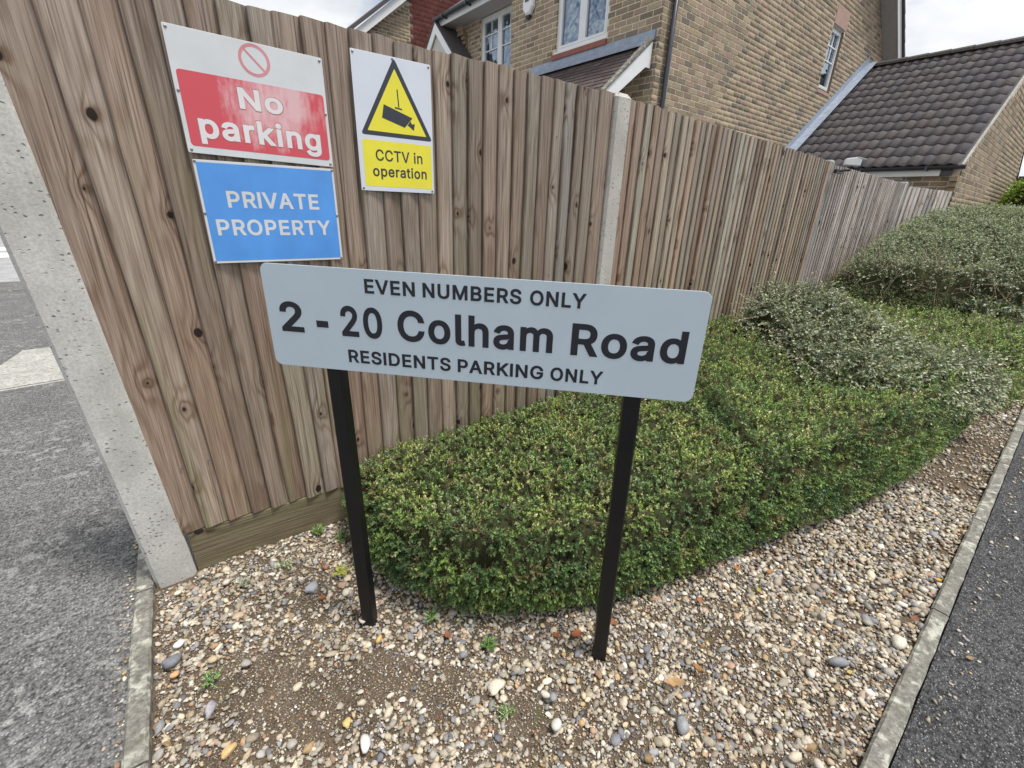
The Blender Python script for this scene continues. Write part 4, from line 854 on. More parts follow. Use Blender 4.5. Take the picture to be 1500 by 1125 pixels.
# ------------------------------------------------------------------ lettering
GLY = json.loads('''{" ":[188,[]],"-":[453,[[263,244,337,244,337,226,337,207,337,188,263,188,188,188,114,188,114,207,114,226,114,244,188,244]]],"0":[453,[[264,-7,227,-7,189,-7,157,3,130,24,103,45,83,74,69,113,55,152,48,199,48,254,48,309,55,356,69,395,83,434,104,464,130,484,157,505,189,516,227,516,264,516,296,505,323,484,350,464,370,434,384,395,398,356,405,309,405,254,405,199,398,152,384,113,370,74,350,45,323,24,297,3],[202,50,227,50,252,50,273,58,290,74,308,90,321,113,330,144,339,174,344,211,344,254,344,297,339,334,330,365,321,395,308,419,290,435,273,451,252,460,227,460,202,460,180,451,163,435,146,419,132,395,123,365,114,334,109,297,109,254,109,211,114,174,123,144,132,113,146,90,163,74,180,58]]],"2":[453,[[172,0,64,0,64,16,64,32,64,47,121,108,177,168,234,229,254,249,270,267,282,282,295,298,304,313,311,327,317,341,320,356,320,371,320,390,316,405,308,419,299,432,288,442,273,449,259,456,242,460,224,460,204,460,187,456,172,447,158,439,147,428,139,413,131,399,127,382,127,362,107,362,86,362,66,362,66,392,72,419,86,442,100,465,119,483,143,496,167,509,194,516,225,516,255,516,282,509,306,497,329,484,348,467,361,445,374,424,381,399,381,372,381,354,378,335,371,318,364,300,353,280,336,259,319,237,296,211,267,180,229,140,191,100,153,60,153,59,153,58,153,57,231,57,310,57,389,57,389,38,389,19,389,0,281,0]]],"A":[480,[[39,0,16,0,78,170,140,339,201,509,226,509,251,509,276,509,338,339,401,170,463,0,440,0,418,0,395,0,359,101,323,202,287,302,281,321,273,344,264,372,255,400,245,435,232,478,236,478,241,478,245,478,233,435,222,399,213,371,204,343,196,320,191,302,155,202,120,101,85,0,62,0],[197,142,110,142,110,161,110,180,110,199,197,199,283,199,370,199,370,180,370,161,370,142,283,142]]],"B":[456,[[122,0,60,0,60,170,60,339,60,509,120,509,181,509,241,509,276,509,306,503,329,491,352,479,369,462,381,442,392,422,398,399,398,374,398,352,394,334,387,320,379,306,369,294,356,286,344,277,330,271,315,267,315,265,315,264,315,262,331,261,347,255,363,245,379,235,392,221,402,203,413,185,418,163,418,136,418,111,412,87,400,67,388,46,370,30,344,18,319,6,287,0,247,0,184,0],[125,115,125,57,165,57,205,57,245,57,284,57,313,65,330,80,347,95,355,114,355,137,355,154,351,170,342,184,334,198,321,209,306,218,290,227,271,231,248,231,207,231,166,231,125,231,125,173],[125,341,125,285,162,285,200,285,238,285,257,285,273,289,288,296,303,303,315,313,323,326,332,339,336,355,336,372,336,395,328,414,313,429,297,444,273,452,240,452,202,452,163,452,125,452,125,396]]],"C":[510,[[293,-7,267,-7,223,-7,184,4,150,25,116,46,89,76,70,115,50,154,40,201,40,254,40,308,50,354,70,393,89,432,116,462,150,484,184,505,223,516,267,516,293,516,317,512,340,504,363,497,384,486,402,471,420,457,436,439,448,418,460,398,468,374,473,348,451,348,430,348,408,348,404,366,398,381,389,395,381,408,370,419,357,428,345,438,331,444,315,449,300,454,284,456,267,456,236,456,208,448,184,432,159,417,139,394,125,364,111,334,103,297,103,254,103,211,111,175,125,145,140,115,159,92,184,76,209,61,236,53,267,53,284,53,300,55,315,60,331,65,345,71,357,81,370,90,381,101,389,114,398,128,404,143,408,160,430,160,451,160,473,160,469,135,460,111,448,91,436,70,421,52,402,38,384,23,363,12,341,5,318,-3]]],"D":[502,[[271,0,219,0,178,0,137,0,96,0,96,19,96,38,96,57,136,57,175,57,215,57,256,57,291,65,318,81,345,97,366,119,379,149,392,179,399,214,399,255,399,296,392,331,379,361,366,390,346,412,320,428,293,444,260,452,221,452,178,452,136,452,93,452,93,471,93,490,93,509,137,509,181,509,225,509,275,509,317,499,353,478,388,458,415,429,433,391,452,353,462,308,462,255,462,202,452,157,433,119,414,81,387,51,351,31,314,10],[103,509,125,509,125,339,125,170,125,0,103,0,82,0,60,0,60,170,60,339,60,509,82,509]]],"E":[419,[[165,0,60,0,60,170,60,339,60,509,164,509,268,509,372,509,372,490,372,471,372,452,290,452,207,452,125,452,125,396,125,341,125,286,202,286,278,286,355,286,355,267,355,248,355,229,278,229,202,229,125,229,125,172,125,114,125,57,208,57,292,57,375,57,375,38,375,19,375,0,270,0]]],"G":[520,[[309,-7,269,-7,223,-7,184,4,149,25,115,46,88,77,69,116,50,155,40,201,40,254,40,308,50,354,69,393,88,432,115,462,149,484,183,505,221,516,265,516,292,516,317,512,340,504,364,496,385,484,403,469,422,454,437,437,449,416,461,396,470,373,474,349,452,349,430,349,408,349,403,365,396,380,387,393,379,406,368,417,356,427,344,436,330,444,315,448,300,453,283,456,265,456,235,456,208,448,183,432,159,417,139,394,125,364,111,334,103,297,103,254,103,211,111,175,125,145,140,115,159,92,184,76,209,61,237,53,269,53,297,53,323,59,345,71,367,83,384,101,396,123,409,146,415,172,415,202,421,201,428,200,434,199,384,199,333,199,283,199,283,218,283,237,283,256,348,256,413,256,478,256,478,237,478,219,478,200,478,158,469,122,451,91,433,60,408,36,377,19,345,2]]],"I":[150,[[42,0,42,0,42,0,108,0,108,0,108,0,108,509,108,509,108,509,42,509,42,509,42,509]]],"K":[467,[[146,189,104,145,104,169,104,193,104,216,116,232,128,247,139,261,151,275,162,290,174,303,187,317,199,331,212,344,262,399,313,454,364,509,392,509,420,509,448,509,376,431,304,353,231,276,230,276,229,276,228,276,187,233],[82,0,60,0,60,170,60,339,60,509,82,509,103,509,125,509,125,451,125,392,125,334,124,298,124,261,124,225,124,214,124,204,125,193,125,129,125,64,125,0,103,0],[398,0,372,0,311,86,249,173,188,259,201,276,215,293,228,309,302,206,375,103,449,0,423,0]]],"L":[393,[[160,0,60,0,60,170,60,339,60,509,82,509,103,509,125,509,125,358,125,208,125,57,203,57,282,57,361,57,361,38,361,19,361,0,261,0]]],"M":[628,[[81,0,60,0,60,170,60,339,60,509,91,509,121,509,152,509,193,402,235,294,277,187,280,180,284,170,287,159,291,148,295,136,299,123,303,110,307,97,311,84,315,71,319,59,322,49,317,49,312,49,307,49,310,59,314,70,318,83,322,95,326,108,330,121,334,134,338,147,342,158,346,170,349,179,352,187,394,294,435,402,476,509,507,509,537,509,568,509,568,339,568,170,568,0,547,0,525,0,504,0,504,97,504,194,504,291,504,302,504,314,504,327,505,340,505,354,505,369,505,383,506,398,506,413,506,428,507,443,507,457,509,457,511,457,513,457,508,441,503,426,498,409,492,393,487,378,482,363,477,348,472,334,467,322,463,309,459,299,456,291,418,194,380,97,342,0,323,0,305,0,286,0,248,97,209,194,170,291,167,299,163,309,159,321,155,333,150,346,145,361,140,376,135,391,129,408,124,424,118,441,112,457,114,457,117,457,119,457,119,444,120,431,120,416,120,401,121,387,121,372,121,357,121,342,122,328,122,315,122,302,122,291,122,194,122,97,122,0,101,0]]],"N":[523,[[82,0,60,0,60,170,60,339,60,509,85,509,111,509,136,509,205,400,274,291,343,183,349,174,355,164,363,151,370,138,379,123,388,107,396,90,405,73,414,55,411,55,408,54,405,54,403,72,401,90,401,108,400,126,399,142,399,157,399,172,399,185,399,195,399,300,399,404,399,509,420,509,442,509,463,509,463,339,463,170,463,0,438,0,412,0,387,0,325,97,264,193,202,290,194,303,186,316,177,331,169,345,159,362,148,381,137,400,123,424,108,452,111,453,115,453,119,454,120,428,121,405,122,384,123,362,124,344,124,328,125,312,125,300,125,291,125,194,125,97,125,0,103,0]]],"O":[533,[[311,-7,267,-7,223,-7,184,4,150,25,116,46,90,76,70,115,50,154,40,201,40,254,40,308,50,354,70,393,90,432,116,462,150,484,184,505,223,516,267,516,311,516,350,505,384,484,418,462,444,432,464,393,483,354,493,308,493,254,493,201,483,154,464,115,444,76,418,46,384,25,350,4],[236,53,267,53,297,53,325,61,349,76,374,91,394,114,408,144,423,174,430,211,430,254,430,298,423,335,408,365,394,395,374,417,349,433,325,448,297,456,267,456,236,456,209,448,184,433,159,417,140,394,125,364,111,334,103,297,103,254,103,211,111,174,125,144,140,114,159,92,184,76,209,61]]],"P":[445,[[82,0,60,0,60,170,60,339,60,509,118,509,177,509,235,509,274,509,307,502,332,487,358,473,377,454,390,430,402,405,409,378,409,348,409,317,402,290,390,265,377,241,358,222,332,207,307,193,274,186,235,186,193,186,151,186,109,186,109,205,109,224,109,242,150,242,191,242,233,242,259,242,281,247,297,256,313,265,325,278,333,294,341,310,344,328,344,348,344,368,341,386,333,402,325,417,313,430,297,439,280,448,259,452,232,452,196,452,160,452,125,452,125,301,125,151,125,0,103,0]]],"R":[449,[[82,0,60,0,60,170,60,339,60,509,119,509,177,509,236,509,275,509,307,502,333,489,359,475,378,457,390,433,403,410,409,382,409,352,409,321,403,295,390,271,378,248,359,230,333,217,307,204,275,198,236,198,189,198,143,198,96,198,96,217,96,236,96,255,142,255,188,255,234,255,260,255,281,259,298,267,314,275,326,286,334,300,341,315,345,332,345,352,345,372,341,390,334,405,326,420,314,431,298,440,281,448,259,452,233,452,197,452,161,452,125,452,125,301,125,151,125,0,103,0],[378,0,353,0,312,76,271,153,230,229,254,229,279,229,303,229,344,153,386,76,428,0,403,0]]],"S":[447,[[263,-9,224,-9,187,-9,155,-3,128,9,100,21,79,38,64,60,49,82,40,107,38,137,60,137,82,137,104,137,106,117,112,101,123,88,134,75,149,65,166,59,184,52,203,49,224,49,247,49,268,53,286,60,304,68,319,78,329,92,340,105,346,121,346,139,346,155,341,169,332,179,323,189,311,198,296,205,281,211,264,217,245,222,224,228,204,234,184,239,142,251,109,268,86,289,63,311,52,339,52,372,52,401,60,426,75,448,90,469,111,486,138,498,164,510,194,516,227,516,261,516,290,510,316,498,342,486,362,469,377,449,392,428,400,404,401,378,380,378,358,378,337,378,335,403,323,423,302,437,281,451,256,459,225,459,203,459,184,455,167,448,151,441,138,431,129,418,120,406,115,391,115,376,115,358,120,344,131,334,142,323,154,314,169,308,184,302,199,297,212,293,230,289,247,284,264,279,279,275,295,270,312,264,328,257,344,248,359,238,373,227,385,214,395,198,404,181,408,162,408,139,408,111,401,86,386,64,372,41,351,24,323,11,296,-2]]],"T":[449,[[85,452,32,452,32,471,32,490,32,509,160,509,288,509,417,509,417,490,417,471,417,452,363,452,310,452,257,452,257,301,257,151,257,0,235,0,214,0,193,0,193,151,193,301,193,452,139,452]]],"U":[517,[[299,-8,259,-8,219,-8,184,0,154,15,124,31,101,53,85,80,68,107,60,138,60,173,60,285,60,397,60,509,81,509,103,509,124,509,124,399,124,288,124,178,124,154,130,132,141,113,152,94,167,79,187,68,207,57,231,52,259,52,287,52,311,57,331,68,351,79,366,94,377,113,387,132,393,154,393,178,393,288,393,399,393,509,414,509,436,509,457,509,457,397,457,285,457,173,457,138,449,107,433,80,416,53,393,31,363,15,334,0]]],"V":[480,[[229,0,204,0,141,170,79,339,16,509,39,509,62,509,84,509,120,408,156,307,192,206,198,189,206,166,215,137,224,109,235,73,248,31,243,31,239,31,235,31,247,74,258,110,267,138,276,166,284,189,290,206,325,307,360,408,395,509,417,509,440,509,463,509,401,339,340,170,278,0,253,0]]],"Y":[472,[[225,0,203,0,203,69,203,139,203,208,141,308,79,409,16,509,41,509,66,509,91,509,125,454,159,399,192,344,203,326,213,309,222,292,231,275,240,255,250,230,241,230,232,230,224,230,233,255,242,276,251,293,260,310,270,327,280,344,314,399,347,454,381,509,406,509,430,509,455,509,393,409,330,308,268,208,268,139,268,69,268,0,247,0]]],"a":[389,[[182,-9,160,-9,136,-9,114,-4,94,5,75,14,59,27,48,45,36,62,30,83,30,108,30,130,35,147,43,161,52,175,63,185,78,193,92,201,108,207,125,211,143,215,160,218,178,220,201,223,219,225,234,227,248,228,258,231,265,235,272,239,276,245,276,255,276,255,276,256,276,257,276,272,273,286,267,297,261,308,252,316,240,322,228,328,213,331,196,331,178,331,162,328,149,322,136,317,126,309,118,301,110,292,104,283,100,274,80,280,61,285,41,291,50,314,62,332,79,346,95,360,113,369,133,375,153,381,173,384,194,384,208,384,223,383,239,379,255,376,271,370,286,360,301,351,313,338,322,320,332,303,337,280,337,251,337,168,337,84,337,0,317,0,297,0,277,0,277,17,277,35,277,52,275,52,274,52,272,52,268,43,261,34,252,25,243,15,230,7,215,1,200,-5],[155,45,170,45,193,45,212,50,228,59,243,68,255,79,263,93,271,107,276,122,276,138,276,155,276,173,276,190,273,187,268,184,259,182,251,180,242,178,231,176,221,174,210,172,200,171,190,170,182,169,175,168,161,166,147,163,134,159,121,154,111,148,103,139,96,131,92,119,92,105,92,92,95,81,102,72,109,63,118,57,130,52,142,48]]],"d":[424,[[219,-8,195,-8,164,-8,136,0,111,16,87,32,68,55,55,84,41,114,34,149,34,189,34,229,41,263,55,293,69,322,88,345,112,361,136,376,164,384,196,384,219,384,238,381,253,373,268,365,279,356,287,346,296,336,302,327,306,319,308,319,309,319,311,319,311,382,311,446,311,509,331,509,351,509,372,509,372,339,372,170,372,0,352,0,332,0,313,0,313,20,313,39,313,59,311,59,309,59,307,59,302,51,295,42,287,31,278,21,267,12,252,4,238,-4],[181,47,205,47,227,47,247,53,263,65,279,77,291,94,299,115,308,136,312,161,312,189,312,217,308,242,300,263,292,284,279,300,263,312,247,324,228,330,205,330,181,330,161,324,145,311,129,299,116,282,108,261,100,240,96,216,96,189,96,162,100,138,109,117,117,95,129,78,145,66,161,53]]],"e":[404,[[238,-8,212,-8,175,-8,143,0,117,16,90,33,70,56,56,85,41,114,34,148,34,187,34,226,41,260,55,290,69,319,89,343,115,359,141,376,171,384,205,384,226,384,246,381,266,374,285,367,303,356,319,341,335,326,348,306,357,282,366,258,371,228,371,194,371,186,371,178,371,169,272,169,174,169,75,169,75,187,75,204,75,221,163,221,250,221,338,221,329,215,319,208,310,202,310,227,306,249,298,269,290,288,278,303,263,314,247,325,228,330,205,330,182,330,163,325,146,313,130,302,118,288,109,270,100,251,96,232,96,211,96,200,96,189,96,178,96,150,101,126,110,106,120,87,134,72,151,61,168,51,189,46,212,46,228,46,241,48,254,53,266,57,277,64,285,73,294,82,301,93,306,105,325,101,345,96,365,91,359,71,349,54,335,39,321,24,303,13,283,4,262,-4]]],"g":[425,[[238,-151,207,-151,179,-151,155,-147,134,-140,113,-132,96,-123,82,-110,69,-98,58,-84,51,-69,67,-60,84,-50,101,-41,107,-49,113,-57,122,-66,130,-75,141,-82,154,-88,168,-94,186,-97,207,-97,238,-97,263,-90,282,-75,302,-60,311,-37,311,-6,311,19,311,44,311,68,310,68,308,68,306,68,301,60,295,51,287,41,278,32,267,23,252,16,238,8,219,5,195,5,164,5,137,12,113,27,88,41,69,62,55,90,41,118,34,152,34,191,34,230,41,264,55,293,69,322,88,345,112,361,137,376,165,384,196,384,220,384,239,381,253,373,268,365,280,356,288,346,297,336,303,327,308,319,309,319,311,319,313,319,313,339,313,359,313,379,333,379,353,379,372,379,372,250,372,121,372,-9,372,-42,365,-69,350,-90,335,-111,316,-126,291,-136,266,-146],[181,59,205,59,228,59,248,64,264,75,280,86,292,101,300,121,308,141,312,165,312,193,312,220,308,243,300,264,292,284,280,301,264,312,248,324,228,330,205,330,181,330,161,324,145,312,129,299,117,283,109,262,100,242,96,219,96,193,96,166,100,143,109,123,117,103,129,87,145,76,162,65]]],"h":[410,[[114,249,114,227,114,151,114,76,114,0,93,0,73,0,53,0,53,170,53,339,53,509,73,509,93,509,114,509,114,435,114,361,114,287,110,287,106,287,102,287,114,322,131,347,152,362,174,377,199,384,227,384,253,384,276,379,295,369,315,358,330,342,341,321,352,299,357,273,357,240,357,160,357,80,357,0,337,0,316,0,296,0,296,78,296,157,296,235,296,265,288,288,273,304,258,321,237,329,210,329,192,329,175,325,161,317,146,309,135,298,126,283,118,267]]],"i":[167,[[73,0,53,0,53,126,53,253,53,379,73,379,93,379,114,379,114,253,114,126,114,0,93,0],[95,443,84,443,72,443,62,447,54,455,45,462,41,472,41,483,41,494,45,504,54,512,62,520,72,524,84,524,95,524,106,520,114,512,122,504,126,494,126,483,126,472,122,462,114,455,106,447]]],"k":[381,[[132,158,110,137,110,162,110,187,110,212,113,212,117,212,121,212,175,268,230,323,284,379,310,379,335,379,360,379,301,319,243,259,184,199,182,199,179,199,177,199,155,178],[73,0,53,0,53,170,53,339,53,509,73,509,93,509,114,509,114,339,114,170,114,0,93,0],[320,0,294,0,245,62,197,124,148,186,162,200,177,214,191,229,252,152,312,76,372,0,346,0]]],"l":[189,[[147,-2,139,-2,110,-2,88,5,74,20,60,35,53,57,53,84,53,226,53,367,53,509,73,509,93,509,114,509,114,372,114,235,114,99,114,81,116,69,120,62,125,55,133,52,146,52,152,52,157,52,160,53,164,53,167,54,170,54,173,37,177,20,181,3,175,1,169,0,162,-1,154,-2]]],"m":[610,[[73,0,53,0,53,126,53,253,53,379,72,379,92,379,112,379,112,351,112,323,112,295,111,295,109,295,108,295,113,316,121,332,132,346,144,359,157,369,172,376,187,383,203,386,219,386,247,386,270,378,287,361,305,344,316,322,321,295,318,295,315,295,312,295,317,313,325,329,337,343,349,357,364,367,381,375,398,382,416,386,437,386,459,386,479,381,497,372,515,362,530,348,541,328,551,309,557,285,557,255,557,170,557,85,557,0,536,0,516,0,496,0,496,85,496,169,496,254,496,281,488,301,473,313,457,325,439,330,419,330,402,330,387,327,374,320,362,313,352,303,345,290,339,278,335,263,335,247,335,165,335,82,335,0,315,0,295,0,274,0,274,87,274,173,274,260,274,281,267,298,253,311,239,324,221,330,199,330,185,330,171,327,158,320,144,313,134,303,126,289,118,276,114,258,114,238,114,159,114,79,114,0,93,0]]],"n":[410,[[114,249,114,227,114,151,114,76,114,0,93,0,73,0,53,0,53,126,53,253,53,379,72,379,92,379,112,379,112,349,112,318,112,287,109,287,106,287,102,287,114,322,131,347,152,362,174,377,199,384,227,384,253,384,276,379,295,369,314,358,330,342,341,321,352,299,357,273,357,240,357,160,357,80,357,0,337,0,316,0,296,0,296,78,296,157,296,235,296,265,288,288,273,304,258,321,237,329,210,329,192,329,175,325,161,317,146,309,135,298,126,283,118,267]]],"o":[415,[[242,-8,207,-8,173,-8,143,0,117,16,91,33,71,56,56,85,41,114,34,149,34,187,34,227,41,262,56,291,71,321,91,343,117,360,143,376,173,384,207,384,242,384,273,376,299,360,325,343,345,321,359,291,374,262,381,227,381,187,381,149,374,114,359,85,345,56,325,33,299,16,273,0],[182,46,207,46,233,46,254,53,270,66,287,79,299,96,307,117,315,139,319,162,319,187,319,213,315,236,307,258,299,280,287,297,270,310,254,323,233,330,207,330,182,330,161,323,145,310,129,297,116,280,108,258,100,237,96,213,96,187,96,162,100,139,108,117,116,96,129,79,145,66,161,53]]],"p":[424,[[73,-143,53,-143,53,31,53,205,53,379,72,379,92,379,112,379,112,359,112,339,112,319,114,319,116,319,118,319,123,327,129,336,137,346,145,356,157,365,171,373,186,381,205,384,229,384,261,384,289,376,313,361,337,345,356,322,370,293,383,263,390,229,390,189,390,149,383,114,370,84,356,55,337,32,313,16,289,0,261,-8,229,-8,206,-8,187,-4,173,4,158,12,146,21,138,31,130,42,123,51,118,59,117,59,115,59,114,59,114,-8,114,-76,114,-143,93,-143],[197,47,220,47,244,47,263,53,279,66,295,78,308,95,316,117,324,138,328,162,328,189,328,216,324,240,316,261,308,282,296,299,280,311,264,324,244,330,220,330,197,330,177,324,161,312,145,300,133,284,125,263,117,242,113,217,113,189,113,161,117,136,125,115,133,94,146,77,162,65,178,53]]],"r":[259,[[73,0,53,0,53,126,53,253,53,379,72,379,92,379,112,379,112,360,112,340,112,321,113,321,114,321,115,321,122,340,135,355,152,367,170,379,190,385,213,385,218,385,223,385,229,384,235,384,240,384,243,384,243,363,243,343,243,322,242,323,237,323,230,324,223,325,215,326,207,326,189,326,173,322,159,315,145,307,134,297,126,284,118,270,114,255,114,237,114,158,114,79,114,0,93,0]]],"t":[227,[[138,379,204,379,204,362,204,344,204,327,138,327,72,327,6,327,6,344,6,362,6,379,72,379],[65,345,65,471,85,471,106,471,126,471,126,347,126,222,126,98,126,81,129,69,136,61,143,54,154,50,170,50,174,50,179,50,185,51,191,52,197,53,202,54,206,36,209,19,213,2,207,0,200,-2,192,-3,184,-4,176,-4,168,-4,136,-4,110,4,92,21,74,38,65,62,65,93,65,219]]]}''')
from mathutils.geometry import delaunay_2d_cdt
def glyph_polys(ch, dl):
    """contours of one letter, emboldened by dl (font units)"""
    out_ = []
    for p in GLY[ch][1]:
        n_ = len(p)//6; q = np.array(p, float).reshape(n_, 6); pts = []
        for i in range(n_):
            a_ = q[i]; b_ = q[(i+1) % n_]; P0_, P1_, P2_, P3_ = a_[2:4], a_[4:6], b_[0:2], b_[2:4]
            L0 = np.linalg.norm(P3_-P0_)
            if L0 < 1e-6: continue
            cr_ = abs(np.cross(P1_-P0_, P3_-P0_))+abs(np.cross(P2_-P0_, P3_-P0_))
            m_ = 1 if cr_ < 1e-3*L0*L0+40 else 6
            for k in range(m_):
                t_ = k/m_; pts.append((1-t_)**3*P0_+3*t_*(1-t_)**2*P1_+3*t_*t_*(1-t_)*P2_+t_**3*P3_)
        r = [pts[0]]
        for v in pts[1:]:
            if np.linalg.norm(v-r[-1]) > 1.2: r.append(v)
        if np.linalg.norm(r[-1]-r[0]) < 1.2: r.pop()
        out_.append(np.array(r))
    ar = [.5*np.sum(c[:, 0]*np.roll(c[:, 1], -1)-np.roll(c[:, 0], -1)*c[:, 1]) for c in out_]
    sg = 1 if ar[int(np.argmax(np.abs(ar)))] > 0 else -1
    res = []
    for c in out_:
        e0 = c-np.roll(c, 1, 0); e1 = np.roll(c, -1, 0)-c
        e0 /= np.linalg.norm(e0, axis=1, keepdims=True); e1 /= np.linalg.norm(e1, axis=1, keepdims=True)
        n0 = np.stack([e0[:, 1], -e0[:, 0]], 1)*sg; n1 = np.stack([e1[:, 1], -e1[:, 0]], 1)*sg
        m_ = n0+n1; m_ /= np.maximum(np.linalg.norm(m_, axis=1, keepdims=True), 1e-6)
        k = 1/np.maximum((m_*n0).sum(1), .45); res.append(c+m_*(dl*k)[:, None])
    return res
def glyph_fill(ch, dl):
    cs = glyph_polys(ch, dl); vs_ = []; ed = []
    for c in cs:
        b_ = len(vs_); vs_ += [Vector((float(x), float(y))) for x, y in c]; ed += [(b_+i, b_+(i+1) % len(c)) for i in range(len(c))]
    V, E_, F, *_r = delaunay_2d_cdt(vs_, ed, [], 0, 1e-3)
    V = np.array([tuple(v) for v in V]); keep = []
    for f in F:
        m_ = V[list(f)].mean(0); wn = 0
        for c in cs:
            x0, y0 = c[:, 0], c[:, 1]; x1, y1 = np.roll(x0, -1), np.roll(y0, -1)
            cr_ = (x1-x0)*(m_[1]-y0)-(m_[0]-x0)*(y1-y0)
            wn += int(((y0 <= m_[1]) & (y1 > m_[1]) & (cr_ > 0)).sum())-int(((y0 > m_[1]) & (y1 <= m_[1]) & (cr_ < 0)).sum())
        if wn != 0: keep.append(tuple(f))
    return V, keep
def text_mesh(name, s, box, fr, d, mat, parent, bold=23, grow=0, zabs=False):
    """each letter its own flat piece, the line fitted to box (u0,u1,z0,z1)"""
    x = 0; L_ = []
    for ch in s:
        if ch != ' ':
            V, F = glyph_fill(ch, bold+grow); L_.append((V+np.array([[x, 0]]), F))
        x += GLY[ch][0]+bold*1.9
    A = np.concatenate([v for v, _ in L_]); x0, z0_ = A.min(0); x1, z1_ = A.max(0); u0, u1, z0, z1 = box
    if zabs and s != '-': z0_, z1_ = -bold, 509.0+bold
    for V, F in L_:
        U = u0+(V[:, 0]-x0)/(x1-x0)*(u1-u0); Zz = z0+(V[:, 1]-z0_)/(z1_-z0_)*(z1-z0)
        MB().add([fr(U[i], d, Zz[i]) for i in range(len(V))], F).build(name, mat, parent)
def flat(name, poly, fr, d, mat, parent):
    MB().add([fr(u, d, z) for u, z in poly], [tuple(range(len(poly)))]).build(name, mat, parent)
def rrect(u0, u1, z0, z1, r, n_=6):
    p = []
    for cx, cz, a0 in ((u1-r, z0+r, -90), (u1-r, z1-r, 0), (u0+r, z1-r, 90), (u0+r, z0+r, 180)):
        for i in range(n_+1): an = math.radians(a0+90*i/n_); p.append((cx+r*math.cos(an), cz+r*math.sin(an)))
    return p
def plate(name, poly, fr, d0, d1, mat, parent, bend=None):
    n_ = len(poly)
    vs_ = [fr(u, d0, z) for u, z in poly]+[fr(u, d1, z) for u, z in poly]
    return MB().add(vs_, [tuple(range(n_)), tuple(range(2*n_-1, n_-1, -1))]+[(i, i+n_, (i+1) % n_+n_, (i+1) % n_) for i in range(n_)]).build(name, mat, parent, bevel=.0008)
def screws(pts, fr, d, parent):
    for u, z in pts:
        n_ = 10; vs_ = []
        for rr, dd in ((.0042, d), (.0038, d-.0014), (.0022, d-.0022)):
            for i in range(n_): an = 2*math.pi*i/n_; vs_.append(fr(u+rr*math.cos(an), dd, z+rr*math.sin(an)))
        fs = [(j*n_+i, j*n_+(i+1) % n_, (j+1)*n_+(i+1) % n_, (j+1)*n_+i) for j in range(2) for i in range(n_)]+[tuple(range(2*n_, 3*n_))]
        MB().add(vs_, fs).build('screw', MAT['screw'], parent)

# ------------------------------------------------------------------ name plate sign on two black posts
SA = np.array((.343, 1.187)); SB = np.array((.888, .6056)); sang = math.atan2(*(SB-SA)[::-1])
roadsign = empty('nameplate_sign', (SA[0], SA[1], 0), 'long pale blue grey residents parking board with rounded corners on two black posts', 'sign')
base = frame((SA[0], SA[1], 0), sang)
tl = -.0112
sf = lambda u, d, z: base(u, d, z+tl*(u+.168))
plate('sign_board', rrect(-.169, .949, .974, 1.249, .021, 8), sf, -.003, .0, MAT['sign_face'], roadsign)
for wd_, ua_, ub_ in (('EVEN', .1115, .2434), ('NUMBERS', .2634, .5107), ('ONLY', .5317, .6664)):
    text_mesh('letter', wd_, (ua_, ub_, 1.1895, 1.2255), sf, -.0036, MAT['ink'], roadsign, 23, zabs=True)
for wd_, ua_, ub_ in (('2', -.1330, -.0690), ('20', .0377, .1507), ('Colham', .1922, .5932), ('Road', .6385, .9128)):
    text_mesh('letter', wd_, (ua_, ub_, 1.0720, 1.1530), sf, -.0036, MAT['ink'], roadsign, 22, zabs=True)
text_mesh('letter', '-', (-.0320, .0010, 1.0905, 1.1085), sf, -.0036, MAT['ink'], roadsign, 22, zabs=True)
for wd_, ua_, ub_ in (('RESIDENTS', .0485, .331), ('PARKING', .3502, .5744), ('ONLY', .593, .7253)):
    text_mesh('letter', wd_, (ua_, ub_, .9995, 1.0355), sf, -.0036, MAT['ink'], roadsign, 23, zabs=True)
for uc, ut, z1 in ((.001, -.009, 1.235), (.822, .803, 1.23)):
    n_ = 4; h_ = .0215; c = .0045
    pr = [(-h_+c, -h_), (h_-c, -h_), (h_, -h_+c), (h_, h_-c), (h_-c, h_), (-h_+c, h_), (-h_, h_-c), (-h_, -h_+c)]
    vs_ = [base((uc if z < 0 else ut)+p[0], .0270+p[1], z) for z in (-.06, z1) for p in pr]
    MB().add(vs_, [(i, (i+1) % 8, (i+1) % 8+8, i+8) for i in range(8)]+[tuple(range(7, -1, -1)), tuple(range(8, 16))]).build('post', MAT['black_post'], roadsign)
for uc in (-.003, .818):
    for z in (1.03, 1.19): MB().box((uc-.04, .0006, z-.018), (uc+.04, .0012, z+.018), fr=base).build('clip', MAT['screw'], roadsign)

# ------------------------------------------------------------------ three notices screwed to the fence
fa = math.atan2(F1[1]-F0[1], F1[0]-F0[0])
ff = frame((F0[0], F0[1], 0), fa)
D = -.030
def notice(label, loc_u, zc):
    p = ff(loc_u, D, zc); return empty('notice', p, label, 'notice')
